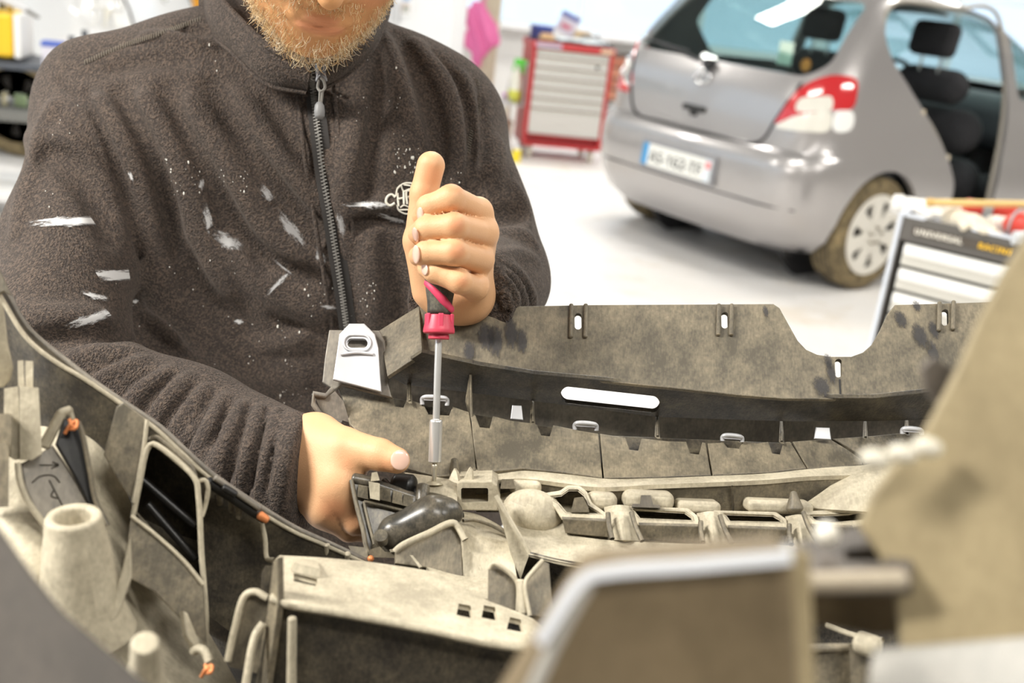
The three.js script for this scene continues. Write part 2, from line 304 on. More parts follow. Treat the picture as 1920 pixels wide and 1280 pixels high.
// ---------- cars ----------
const csg = new Evaluator(); csg.attributes = ['position', 'normal']; csg.useGroups = false;
const brush = (g) => { const h = (g.index ? g.clone() : mergeVertices(g.clone().deleteAttribute('uv'), 1e-5)); for (const k of Object.keys(h.attributes)) if (k !== 'position') h.deleteAttribute(k); h.computeVertexNormals(); const b = new Brush(h); b.updateMatrixWorld(); return b; };
const cut = (a, b, op = SUBTRACTION) => csg.evaluate(a, b, op);
// half width, rear and front by height: a small five-door hatchback; z points to the rear, 0 at the rear axle
const CAR = [[.19, .74, .50, -2.98], [.26, .80, .57, -3.06], [.36, .835, .612, -3.10], [.50, .845, .632, -3.12], [.60, .845, .630, -3.10], [.66, .842, .618, -3.05], [.685, .838, .590, -3.0], [.70, .836, .575, -2.95], [.80, .832, .572, -2.72], [.90, .822, .560, -2.42], [.99, .805, .538, -2.16], [1.06, .785, .510, -2.0], [1.15, .752, .462, -1.84], [1.25, .717, .398, -1.64], [1.35, .682, .318, -1.40], [1.43, .648, .235, -1.15], [1.48, .60, .15, -.92], [1.515, .52, .05, -.72]];
function carLoft(inset, y0 = .19, y1 = 1.515) {
  const at = (y) => { for (let i = 0; i + 1 < CAR.length; i++) if (y <= CAR[i + 1][0]) { const t = (y - CAR[i][0]) / (CAR[i + 1][0] - CAR[i][0]); return [1, 2, 3].map(k => mix(CAR[i][k], CAR[i + 1][k], t)); } return CAR[CAR.length - 1].slice(1); };
  const ys = [y0, ...CAR.map(c => c[0]).filter(y => y > y0 + .004 && y < y1 - .004), y1], rings = [];
  for (const y of ys) {
    let [w, zr, zf] = at(y); w -= inset; zr -= inset; zf += inset; const rr = Math.min(.30, w * .5), rf = Math.min(.42, w * .6), pts = [];
    const corner = (cx, cz, r, a0) => { for (let i = 0; i <= 8; i++) { const a = a0 + i / 8 * Math.PI / 2; pts.push([cx + Math.cos(a) * r, cz + Math.sin(a) * r]); } };
    corner(w - rr, zr - rr, rr, 0); for (let i = 1; i < 6; i++) pts.push([mix(w - rr, -w + rr, i / 6), zr + .018 * Math.sin(Math.PI * i / 6)]); corner(-w + rr, zr - rr, rr, Math.PI / 2); for (let i = 1; i < 8; i++) pts.push([-w - .012 * Math.sin(Math.PI * i / 8), mix(zr - rr, zf + rf, i / 8)]);
    corner(-w + rf, zf + rf, rf, Math.PI); for (let i = 1; i < 6; i++) pts.push([mix(-w + rf, w - rf, i / 6), zf - .03 * Math.sin(Math.PI * i / 6)]); corner(w - rf, zf + rf, rf, Math.PI * 1.5); for (let i = 1; i < 8; i++) pts.push([w + .012 * Math.sin(Math.PI * i / 8), mix(zf + rf, zr - rr, i / 8)]);
    rings.push(pts.map(([x, z]) => [x, y, z]));
  }
  const n = rings[0].length, pos = [], idx = []; rings.forEach(r => r.forEach(p => pos.push(...p)));
  for (let j = 0; j + 1 < rings.length; j++) for (let i = 0; i < n; i++) { const a = j * n + i, b = j * n + (i + 1) % n, c = a + n, d = b + n; idx.push(a, c, b, b, c, d); }
  // crowned roof and flat belly
  const cap = (j, up) => { const base = pos.length / 3, r = rings[j], cx = r.reduce((s, p) => s + p[0], 0) / n, cz = r.reduce((s, p) => s + p[2], 0) / n, in1 = []; pos.push(cx, r[0][1] + (up ? .028 : 0), cz); for (let i = 0; i < n; i++) { const p = r[i]; pos.push(mix(p[0], cx, .4), p[1] + (up ? .019 : 0), mix(p[2], cz, .4)); } for (let i = 0; i < n; i++) { const o = j * n, a = o + i, b = o + (i + 1) % n, c = base + 1 + i, d = base + 1 + (i + 1) % n; if (up) idx.push(a, c, b, b, c, d, base, d, c); else idx.push(a, b, c, b, d, c, base, c, d); } };
  cap(rings.length - 1, true); cap(0, false);
  const g = new THREE.BufferGeometry(); g.setAttribute('position', new THREE.Float32BufferAttribute(pos, 3)); g.setIndex(idx); g.computeVertexNormals(); return g;
}
const prism = (pts, depth, place) => { const g = new THREE.ExtrudeGeometry(new THREE.Shape(rounded(pts.map(p => new THREE.Vector2(...p)), .05)), { depth, bevelEnabled: false }); g.deleteAttribute('uv'); place(g); return brush(mergeVertices(g, 1e-5)); };
const alongZ = (z) => (g) => g.translate(0, 0, z);                                  // outline in (x, y)
const alongX = (x) => (g) => { g.applyMatrix4(new THREE.Matrix4().makeBasis(V3(0, 0, -1), V3(0, 1, 0), V3(1, 0, 0))); g.translate(x, 0, 0); };   // outline in (forward, y)
const DIAG = V3(1, 0, 1).normalize(), DIAGU = V3(1, 0, -1).normalize();
const alongDiag = (side) => (g) => { g.translate(0, 0, .42); g.applyMatrix4(new THREE.Matrix4().makeBasis(DIAGU, V3(0, 1, 0), DIAG)); if (side < 0) { g.scale(-1, 1, 1); const ix = g.index; if (ix) for (let i = 0; i < ix.count; i += 3) { const t = ix.getX(i); ix.setX(i, ix.getX(i + 1)); ix.setX(i + 1, t); } } };
const carShape = (() => {
  const outer = brush(carLoft(0)), inner = brush(carLoft(.032, .30, 1.485)), skin = brush(carLoft(-.006));
  let s = cut(outer, inner);
  const rearWin = [[-.60, 1.05], [.60, 1.05], [.665, 1.12], [.60, 1.42], [-.60, 1.42], [-.665, 1.12]], screen = [[-.62, 1.04], [.62, 1.04], [.54, 1.44], [-.54, 1.44]];
  const door = [[1.04, .34], [.62, .34], [.60, .56], [.49, .70], [.31, .85], [.13, 1.0], [-.04, 1.16], [-.09, 1.27], [-.07, 1.37], [.02, 1.44], [.96, 1.46], [1.0, 1.0]];
  const frontWin = [[1.10, 1.02], [2.0, .99], [1.62, 1.28], [1.25, 1.43], [1.06, 1.44]], rearSide = [[1.0, 1.02], [.28, 1.03], [.02, 1.22], [.10, 1.41], [.96, 1.44]];
  s = cut(s, prism(rearWin, .9, alongZ(.02))); s = cut(s, prism(screen, 1.4, alongZ(-2.6)));
  s = cut(s, prism(frontWin, 1.0, alongX(.2))); s = cut(s, prism(frontWin, 1.0, alongX(-1.2))); s = cut(s, prism(rearSide, 1.0, alongX(-1.2)));
  const arch = (x, z) => brush(cyl(.335, .335, .5, x, .30, z, 'x', 40));
  for (const z of [0, -2.46]) for (const x of [.74, -.74]) s = cut(s, arch(x, z));
  const closed = s.geometry.clone();
  s = cut(s, prism(door, 1.0, alongX(.2)));
  const glassShell = cut(brush(carLoft(.008)), brush(carLoft(.014, .5, 1.5)));
  const glass = (p, place, d) => cut(glassShell, prism(p, d, place), INTERSECTION).geometry;
  const lampShell = cut(skin, brush(carLoft(.02, .4, 1.4)));
  const lampG = (pts, side, grow) => cut(grow ? cut(brush(carLoft(-.006 - grow)), brush(carLoft(.02, .4, 1.4))) : lampShell, prism(pts, .8, alongDiag(side)), INTERSECTION).geometry;
  const red = [[-.043, .796], [-.005, .903], [.053, .992], [.119, 1.045], [.20, 1.078], [.33, 1.078], [.33, .925], [.225, .92], [.06, .872]], clear = [[.045, .885], [.06, .955], [.215, .985], [.225, .912]], low = [[-.043, .79], [.055, .872], [.225, .921], [.235, .81]], white = [[.232, .922], [.335, .928], [.342, .828], [.236, .81]];
  const crease = (g) => toCreasedNormals(g, .7);
  return { open: crease(s.geometry), closed: crease(closed), rear: crease(glass(rearWin, alongZ(.02), .9)), screen: crease(glass(screen, alongZ(-2.6), 1.4)), fr: crease(glass(frontWin, alongX(.2), 1)), fl: crease(glass(frontWin, alongX(-1.2), 1)), rl: crease(glass(rearSide, alongX(-1.2), 1)), rr: crease(glass(rearSide, alongX(.2), 1)), lamps: (side) => [red, clear, low, white].map((p, i) => crease(lampG(p, side, i === 1 ? .003 : 0))) };
})();
const glassMat = phys({ color: rgb(.78, .86, .85), transmission: 1, thickness: 0, roughness: .02, ior: 1.5 });
const lampRed = phys({ color: rgb(.62, .03, .035), roughness: .12, clearcoat: 1 }), lampClear = phys({ color: rgb(.82, .80, .72), roughness: .15, clearcoat: 1 }), lampWhite = phys({ color: rgb(.95, .95, .93), roughness: .2, clearcoat: 1 });
const tyreMat = std({ map: dustyTex([86, 76, 56], [150, 132, 96], .4, .6, 2), roughness: .85 });
const alloyMat = std({ color: rgb(.80, .77, .70), metalness: .25, roughness: .42 });
const cloth1 = std({ map: texture(256, (i) => { const v = 26 + N3[i] * 34; return [v, v, v + 3]; }, true, 8), roughness: .95 });
const nutMat = flat(.35, .32, .27, .4, .5);
function wheel(t, x, z) {
  const s = Math.sign(x), w = new THREE.Group(); w.name = 'wheel'; w.position.set(x, .30, z); t.add(w);
  const pr = [[.20, -.085], [.235, -.092], [.27, -.09], [.292, -.075], [.30, -.05], [.301, 0], [.30, .05], [.292, .075], [.27, .09], [.235, .092], [.20, .085]].map(a => new THREE.Vector2(...a));
  const ty = new THREE.LatheGeometry(pr, 48); ty.rotateZ(Math.PI / 2);
  const tread = []; for (const u of [-.04, -.014, .014, .04]) { const g = new THREE.TorusGeometry(.2995, .0035, 6, 48); g.rotateY(Math.PI / 2); g.translate(u, 0, 0); tread.push(g); }
  const tm = part(w, 'tyre', boxUV(ty), tyreMat); part(tm, 'tread_groove', merge(tread), rubberMat);
  const sh = new THREE.Shape(); sh.absarc(0, 0, .208, 0, Math.PI * 2);
  for (let k = 0; k < 7; k++) { const a = k / 7 * Math.PI * 2 + .3, h = new THREE.Path(rounded([[.085, -.10], [.175, -.235], [.185, 0], [.175, .235], [.085, .10]].map(([r, b]) => new THREE.Vector2(Math.cos(a + b) * r, Math.sin(a + b) * r)), .014)); sh.holes.push(h); }
  const rim = new THREE.ExtrudeGeometry(sh, { depth: .012, bevelEnabled: true, bevelSize: .005, bevelThickness: .006, bevelSegments: 2, curveSegments: 36 });
  const hub = new THREE.LatheGeometry([[.0001, .03], [.026, .03], [.03, .024], [.05, .016], [.07, 0]].map(a => new THREE.Vector2(...a)), 28); hub.rotateX(Math.PI / 2);
  const lip = new THREE.TorusGeometry(.203, .009, 8, 48);
  const rg = merge([rim, hub, lip]); rg.rotateY(Math.PI / 2); if (s < 0) rg.scale(-1, 1, 1), rg.index; rg.translate(s * .078, 0, 0);
  const rm = part(w, 'rim', rg, alloyMat); const dr = cyl(.20, .20, .04, s * .03, 0, 0, 'x', 32); part(rm, 'brake_drum', dr, flat(.05, .045, .04, .7));
  for (let k = 0; k < 5; k++) { const a = k / 5 * Math.PI * 2; part(rm, 'wheel_nut', cyl(.009, .009, .02, s * .108, Math.cos(a) * .042, Math.sin(a) * .042, 'x', 6), nutMat); }
}
function makeCar(name, label, pos, turn, paint, open, lens = lampRed) {
  const t = thing(name, label, 'car', pos, turn), trim = flat(.03, .03, .032, .6);
  const bd = part(t, 'body', open ? carShape.open : carShape.closed, paint);
  part(t, 'rear_window', carShape.rear, glassMat, 'tinted rear window'); part(t, 'windscreen', carShape.screen, glassMat);
  for (const k of open ? ['fr', 'fl', 'rl'] : ['fr', 'fl', 'rl', 'rr']) part(t, 'side_window', carShape[k], glassMat);
  for (const s of [1, -1]) { const [a, b, c, d] = carShape.lamps(s); const l = part(t, 'tail_lamp', a, lens, open ? 'red and clear tail lamp' : 'clear tail lamp'); part(l, 'reversing_lens', b, lampClear); part(l, 'lower_lens', c, lampClear); part(l, 'reflector_lens', d, lampWhite); }
  for (const z of [0, -2.46]) for (const x of [.745, -.745]) wheel(t, x, z);
  // wheel housings and underbody
  part(t, 'underbody', merge([box(1.42, .10, 3.2, 0, .24, -1.2, .02), box(1.0, .36, .06, 0, .44, .33), ...[0, -2.46].flatMap(z => [.50, -.50].map(x => cyl(.33, .33, .03, x, .30, z, 'x', 28))), cyl(.05, .05, .5, .35, .19, .35, 'x', 12)]), trim);
  // gap round the hatch, handle, badge, wiper
  const q = (x, y, off = .004) => { let r = CAR[0]; for (let i = 0; i + 1 < CAR.length; i++) if (y <= CAR[i + 1][0]) { const k = (y - CAR[i][0]) / (CAR[i + 1][0] - CAR[i][0]); r = [0, 1, 2].map(j => mix(CAR[i][j], CAR[i + 1][j], k)); break; } const w = r[1], rr = Math.min(.3, w * .5), ax = Math.abs(x); const z = ax < w - rr ? r[2] + .018 * Math.sin(Math.PI * (1 - (ax + w - rr) / (2 * (w - rr)))) : r[2] - rr + Math.sqrt(Math.max(0, rr * rr - (ax - w + rr) ** 2)); return V3(x, y, z + off); };
  const gapPts = [[-.60, 1.02], [-.57, .92], [-.53, .82], [-.49, .73], [-.43, .695], [-.2, .69], [0, .688], [.2, .69], [.43, .695], [.49, .73], [.53, .82], [.57, .92], [.60, 1.02]].map(([x, y]) => q(x, y, .001)); part(bd, 'hatch_gap', tubeG(gapPts, .008, 80, 6), rubberMat);
  const bl = [-.74, -.6, -.4, 0, .4, .6, .74].map(x => q(x, .42, .002)); part(bd, 'bumper_crease', tubeG(bl, .004, 50, 5), trim);
  part(t, 'hatch_handle', merge([box(.16, .03, .03, 0, .80, q(0, .80).z, .008), box(.05, .05, .02, 0, .785, q(0, .785).z, .008)]), flat(.02, .02, .02, .4));
  { const b = new THREE.TorusGeometry(.052, .008, 8, 32), b2 = new THREE.TorusGeometry(.03, .006, 8, 28), b3 = new THREE.TorusGeometry(.03, .006, 8, 28); b.scale(1, .72, 1); b2.scale(.55, 1, 1); b2.translate(0, -.002, .003); b3.scale(1.1, .45, 1); b3.translate(0, .02, .003); const g = merge([b, b2, b3]); const p = q(0, .965); g.rotateX(-.2); g.translate(p.x, p.y, p.z + .006); part(t, 'badge', g, chromeMat, 'chrome ring badge'); }
  { const a = q(.02, 1.03, .02), c = q(-.42, 1.09, .02); part(t, 'rear_wiper', merge([cyl(.026, .03, .05, a.x, a.y, a.z, 'z', 16), rodG(a, c, .009, .006), rodG(q(-.15, 1.075, .025), q(-.58, 1.10, .025), .006)]), trim); }
  part(bd, 'pillar_seal', tubeG([[.955, .80], [1.02, .775], [1.10, .752], [1.18, .72], [1.26, .688], [1.34, .655], [1.42, .61]].map(([y, x]) => q(-x, y, .006)), .012, 50, 6), trim);
  if (open) {
    // number plate in its recess: blue band, the registration, red regional mark
    const cv = document.createElement('canvas'); cv.width = 520; cv.height = 128; const x = cv.getContext('2d'); x.fillStyle = '#f4f4ee'; x.fillRect(0, 0, 520, 128); x.fillStyle = '#4a9fd8'; x.fillRect(0, 0, 46, 128); x.fillStyle = '#e7eef4'; x.fillRect(474, 0, 46, 128); x.fillStyle = '#e88'; x.fillRect(480, 14, 34, 40); x.fillStyle = '#555'; x.font = 'bold 92px sans-serif'; x.textBaseline = 'middle'; x.textAlign = 'center'; x.fillText('AS-162-TF', 260, 70, 400);
    const tx = new THREE.CanvasTexture(cv); tx.colorSpace = THREE.SRGBColorSpace;
    const p = q(0, .515), pg = new THREE.BoxGeometry(.52, .115, .008); pg.rotateX(-.05); pg.translate(0, .515, p.z + .012);
    const pm = part(t, 'number_plate', pg, std({ map: tx, roughness: .4 }), 'white number plate with blue band'); part(pm, 'plate_holder', box(.56, .15, .016, 0, .515, p.z, .005), flat(.30, .30, .32, .5));
    // interior: front seat, rear bench, dashboard, floor and lining
    const seat = (sx, sz, nm) => {
      const back = [capsule(V3(sx - .15, .52, sz - .30), V3(sx + .15, .52, sz - .30), .12, .12), capsule(V3(sx - .16, .80, sz - .17), V3(sx + .16, .80, sz - .17), .125, .125), capsule(V3(sx - .13, 1.04, sz - .04), V3(sx + .13, 1.04, sz - .04), .095, .095)], cu = capsule(V3(sx - .15, .44, sz - .32), V3(sx - .15, .46, sz - .68), .09, .09), cv2 = capsule(V3(sx + .15, .44, sz - .32), V3(sx + .15, .46, sz - .68), .09, .09);
      const f = (a, b, c) => { let v = back[0](a, b, c); v = smin(v, back[1](a, b, c), .09); v = smin(v, back[2](a, b, c), .09); v = smin(v, smin(cu(a, b, c), cv2(a, b, c), .12), .05); return v; };
      const sg = part(t, 'seat', boxUV(surfaceNets(f, [sx - .34, .3, sz - .86], [sx + .34, 1.2, sz + .16], .02)), cloth1, 'dark cloth seat');
      const hr = new RoundedBoxGeometry(.27, .19, .12, 4, .045); hr.rotateX(-.12); hr.translate(sx, 1.285, sz + .03); part(sg, 'headrest', boxUV(hr), cloth1);
      for (const k of [-.06, .06]) part(sg, 'headrest_post', cyl(.008, .008, .16, sx + k, 1.15, sz + .02), chromeMat);
    };
    seat(.42, -.80); seat(-.36, -.80);
    part(t, 'rear_bench', boxUV(merge([box(1.22, .16, .46, 0, .50, -.22, .06), box(1.22, .34, .16, 0, .66, .08, .06)])), cloth1);
    part(t, 'parcel_shelf', box(1.1, .02, .30, 0, .96, .32, .005), flat(.06, .06, .06, .8));
    part(t, 'dashboard', merge([box(1.35, .34, .5, 0, .82, -1.86, .12), box(.3, .5, .4, 0, .55, -1.7, .05)]), flat(.07, .08, .09, .7));
    { const w = new THREE.TorusGeometry(.18, .016, 10, 36); w.rotateX(-.45); w.translate(-.36, .95, -1.52); part(t, 'steering_wheel', w, rubberMat); }
    part(t, 'cabin_floor', box(1.5, .04, 2.3, 0, .335, -1.0), flat(.04, .04, .045, .9));
    part(t, 'door_seal', tubeG([[.62, .35], [.60, .56], [.49, .70], [.31, .85], [.13, 1.0], [-.04, 1.16], [-.085, 1.27], [-.06, 1.37], [.03, 1.435], [.5, 1.45], [.95, 1.45], [1.0, 1.0], [1.03, .36]].map(([z, y]) => { const w = y < .9 ? .832 : mix(.822, .648, clamp((y - .9) / .53)); return V3(w - .006, y, -z); }), .011, 140, 6), flat(.36, .33, .28, .6));
    part(t, 'bump_stop', merge([cyl(.016, .016, .02, .815, .93, -.205, 'x', 12), cyl(.016, .016, .02, .828, .70, -.505, 'x', 12)]), flat(.78, .68, .52, .5));
    const st = new THREE.BoxGeometry(.09, .11, .002); st.translate(.42, 1.14, .455); part(t, 'sticker', st, flat(.62, .78, .66, .7));
    const st2 = cyl(.03, .03, .003, .545, 1.10, .44, 'z', 20); part(t, 'round_sticker', st2, flat(.85, .32, .06, .6));
  }
  return t;
}
const greyMetal = phys({ color: rgb(.43, .41, .405), metalness: .5, roughness: .3, clearcoat: 1, clearcoatRoughness: .06 });
const whiteGloss = phys({ color: rgb(.84, .85, .86), roughness: .3, clearcoat: 1, clearcoatRoughness: .08 });
makeCar('car', 'metallic grey hatchback with its rear side door open beside the tool chest', [1.2726, 0, -6.126], -52 * Math.PI / 180, greyMetal, true);
makeCar('car', 'white hatchback standing behind the yellow welding machine', [W(232, 80, 6.1).x - .62, 0, W(232, 80, 6.1).z - .80], 90 * Math.PI / 180, whiteGloss, false, lampWhite);

// ---------- red and grey tool chest with what lies on it ----------
const CH = { x: .16, z: -8.72, a: 11 * Math.PI / 180, w: .62, d: .44, h: .90 };
{
  const t = thing('tool_chest', 'red tool chest on castors with seven pale grey drawers', 'tool chest', [CH.x, 0, CH.z], CH.a);
  part(t, 'body', merge([box(.03, .78, CH.d, -.305, .50, 0, .006), box(.03, .78, CH.d, .305, .50, 0, .006), box(.64, .03, CH.d, 0, .118, 0, .006), box(.60, .76, .02, 0, .50, -.2), box(.60, .72, .36, 0, .5, -.02)]), redPaint, 'red steel carcass');
  const tp = part(t, 'top_tray', merge([box(.66, .05, CH.d + .02, 0, .872, 0, .012)]), redPaint); part(tp, 'top_mat', box(.63, .012, CH.d - .02, 0, .900, 0, .003), rubberMat);
  part(tp, 'trim_plate', box(.20, .03, .004, -.2, .872, CH.d / 2 + .013), flat(.5, .5, .62, .4)); part(tp, 'trim_badge', box(.10, .028, .004, .26, .872, CH.d / 2 + .013), flat(.75, .6, .42, .5));
  const hs = [.055, .078, .078, .078, .078, .078, .20]; let y = .842;
  hs.forEach((h, i) => { const d = part(t, 'drawer', merge([box(.572, h - .008, .02, 0, y - h / 2, CH.d / 2 - .006, .004), box(.572, .02, .014, 0, y - h + .016, CH.d / 2 + .008, .004)]), greyPaint, 'pale grey drawer'); part(d, 'drawer_pull', box(.56, .010, .016, 0, y - .008, CH.d / 2 + .006, .003), flat(.70, .68, .60, .4)); if (i === 1) part(d, 'lock', cyl(.014, .014, .012, .20, y - h / 2, CH.d / 2 + .008, 'z', 16), blackSteel); y -= h; });
  for (const [sx, sz] of [[-.25, .16], [.25, .16], [-.25, -.16], [.25, -.16]]) { const c = part(t, 'castor', merge([cyl(.05, .05, .03, sx, .05, sz, 'x', 24)]), flat(.62, .58, .48, .6), 'pale castor wheel'); part(c, 'castor_fork', merge([box(.008, .075, .04, sx - .02, .07, sz), box(.008, .075, .04, sx + .02, .07, sz), box(.05, .008, .05, sx, .102, sz)]), flat(.4, .4, .4, .4, .5)); }
}
const chest = (lx, lz) => [CH.x + lx * Math.cos(CH.a) + lz * Math.sin(CH.a), CH.z - lx * Math.sin(CH.a) + lz * Math.cos(CH.a)];
const onChest = (name, label, cat, lx, lz, turn, build) => { const [x, z] = chest(lx, lz); const t = thing(name, label, cat, [x, .906, z], CH.a + turn); build(t); return t; };
const carton = (t, w, h, d, m, flapM) => { part(t, 'body', box(w, h, d, 0, h / 2, 0, .004), m); part(t, 'lid', box(w + .006, h * .22, d + .006, 0, h * .9, 0, .004), flapM); };
onChest('parts_box', 'dark blue parts carton lying flat at the chest end', 'box', -.23, .02, .2, t => carton(t, .13, .10, .16, flat(.03, .05, .22), flat(.05, .08, .35)));
onChest('parts_box', 'blue and white carton propped up on the tool chest', 'box', -.04, -.08, -.3, t => { carton(t, .15, .16, .07, flat(.62, .55, .62), flat(.10, .13, .36)); part(t, 'print', box(.08, .03, .003, 0, .06, .036), flat(.6, .1, .15)); t.rotation.z = -.35; t.position.y += .052; });
onChest('cardboard_box', 'open brown cardboard box behind the blue carton', 'box', .10, -.12, .4, t => { carton(t, .16, .09, .10, flat(.62, .47, .30), flat(.66, .5, .33)); });
onChest('sanding_block', 'tan sanding block lying before the blue cartons', 'sanding block', -.21, .15, .1, t => { part(t, 'pad', box(.12, .03, .06, 0, .018, 0, .01), flat(.75, .5, .28)); part(t, 'grip', box(.10, .02, .04, 0, .042, 0, .009), flat(.6, .38, .2)); });
onChest('plastic_sheet', 'crumpled clear plastic sheet over the tool chest top', 'plastic sheet', .05, .08, 0, t => { const g = new THREE.PlaneGeometry(.36, .2, 26, 16), p = g.attributes.position, r = mulberry(3); for (let i = 0; i < p.count; i++) p.setZ(i, .012 + .02 * Math.abs(Math.sin(p.getX(i) * 38 + p.getY(i) * 21) * Math.cos(p.getY(i) * 44)) + r() * .006); g.rotateX(-Math.PI / 2); g.computeVertexNormals(); part(t, 'film', g, std({ color: rgb(.72, .80, .84), roughness: .2, side: THREE.DoubleSide })); part(t, 'fold_edge', tubeG([V3(-.17, .014, .098), V3(-.05, .024, .102), V3(.06, .014, .099), V3(.17, .02, .1)], .004), flat(.8, .86, .9, .3)); });
onChest('trim_piece', 'curved grey plastic trim piece resting on the chest', 'trim piece', .20, -.02, -.5, t => { part(t, 'shell', (() => { const c = new THREE.CatmullRomCurve3([V3(-.13, .008, 0), V3(-.06, .055, 0), V3(.03, .05, 0), V3(.13, .008, 0)]); const g = new THREE.TubeGeometry(c, 20, .012, 8); g.scale(1, 1, 4); return g; })(), flat(.35, .36, .38, .4)); part(t, 'clip', box(.02, .02, .03, .03, .07, 0, .004), flat(.2, .2, .22)); });
// bottles hanging on a rail at the chest's left side
{
  const side = (lz) => chest(-.40, lz);
  { const [x, z] = chest(-.335, .05); const t = thing('bottle_rail', 'steel rail hooked on the left flank of the tool chest', 'rail', [x, .55, z], CH.a); part(t, 'bar', box(.012, .03, .36, -.012, .16, 0, .003), steelMat); part(t, 'shelf', box(.12, .008, .36, -.062, -.145, 0, .002), steelMat); part(t, 'lip', box(.008, .04, .36, -.118, -.125, 0, .002), steelMat); for (const s of [-.15, .15]) part(t, 'hook', box(.010, .34, .014, -.008, .02, s, .002), steelMat); }
  const bottle = (lz, lx, s, label, liquid, clear, trig, y = .412) => { const [x, z] = chest(lx, lz); const t = thing('spray_bottle', label, 'bottle', [x, y, z], CH.a + .9);
    const L = (pts) => { const g = new THREE.LatheGeometry(pts.map(a => new THREE.Vector2(a[0] * s, a[1] * s)), 24); return g; };
    part(t, 'bottle', L([[.0001, 0], [.036, 0], [.04, .008], [.041, .10], [.038, .14], [.024, .18], [.014, .205], [.013, .22]]), clear); part(t, 'liquid', L([[.0001, .002], [.0412, .006], [.0418, .075], [.0001, .078]]), liquid);
    const h = part(t, 'trigger_head', merge([box(.026 * s, .04 * s, .06 * s, 0, .245 * s, .012 * s, .006), box(.018 * s, .02 * s, .03 * s, 0, .252 * s, .055 * s, .004)]), trig); part(h, 'trigger', box(.012 * s, .055 * s, .012 * s, 0, .205 * s, .045 * s, .004), trig); };
  bottle(.10, -.405, 1.25, 'spray bottle half full of yellow cleaner with green trigger', flat(.66, .68, .10, .3), flat(.80, .80, .70, .35), flat(.10, .62, .05, .5));
  bottle(-.03, -.40, 1.0, 'lilac spray bottle with green cap beside the yellow one', flat(.35, .25, .5, .3), flat(.42, .40, .58, .35), flat(.10, .62, .05, .5));
  bottle(.02, -.47, .62, 'small purple bottle hanging at the rail end', flat(.40, .05, .42, .3), flat(.62, .56, .58, .35), flat(.55, .1, .55, .5), .30);
}
{ // jars on the floor shelf by the chest
  const [x, z] = chest(-.46, .02); const t = thing('side_stand', 'brown wooden stand between column and tool chest', 'stand', [x, 0, z], CH.a); const wood = flat(.30, .19, .14, .8);
  part(t, 'board', box(.12, .02, .36, 0, .26, 0, .004), wood); for (const s of [-.15, .15]) part(t, 'leg', box(.10, .25, .025, 0, .125, s, .003), wood);
  const jar = (lz, label, c) => { const [jx, jz] = chest(-.46, lz); const j = thing('jar', label, 'jar', [jx, .27, jz], 0); part(j, 'jar_body', cyl(.042, .042, .10, 0, .05, 0), c); part(j, 'lid', cyl(.036, .036, .025, 0, .112, 0), whitePaint); };
  jar(.08, 'cream jar with a white lid under the spray bottles', flat(.78, .74, .62, .4)); jar(-.06, 'grey jar with a white lid under the spray bottles', flat(.45, .44, .42, .4));
}
// ---------- column gear: pink bag, white pole ----------
{
  const p = W(897, 55, 8.6), t = thing('carrier_bag', 'crumpled pink plastic bag hanging from the beige column', 'bag', [p.x, p.y - .16, p.z]);
  const f = (x, y, z) => { const w = .115 + .075 * sstep(.34, .12, y) - .12 * sstep(.10, -.06, y) + .012 * Math.sin(y * 40 + x * 30), d = .03 + .012 * Math.sin(x * 60 + y * 25); const a = ellipsoid(V3(-.035 * (y - .1) * 3, .12, 0), w, .26, d)(x, y, z); return a + .004 * Math.sin(x * 90 + y * 45); };
  part(t, 'bag_body', boxUV(surfaceNets(f, [-.2, -.2, -.1], [.2, .42, .1], .009)), phys({ color: rgb(.80, .18, .42), roughness: .6, sheen: .3 }), 'pink plastic film');
  part(t, 'handle', merge([tubeG([V3(-.06, .2, 0), V3(-.10, .30, .0), V3(-.12, .26, 0), V3(-.13, .19, 0)], .012), tubeG([V3(.02, .34, 0), V3(.03, .46, -.02), V3(.0, .56, -.06)], .012)]), flat(.78, .22, .42, .6));
}
struct('pipe', merge([cyl(.045, .045, HC, -.72, HC / 2, -8.9, 'y', 20), cyl(.06, .06, .04, -.72, .9, -8.9, 'y', 20)]), flat(.86, .87, .88, .45));
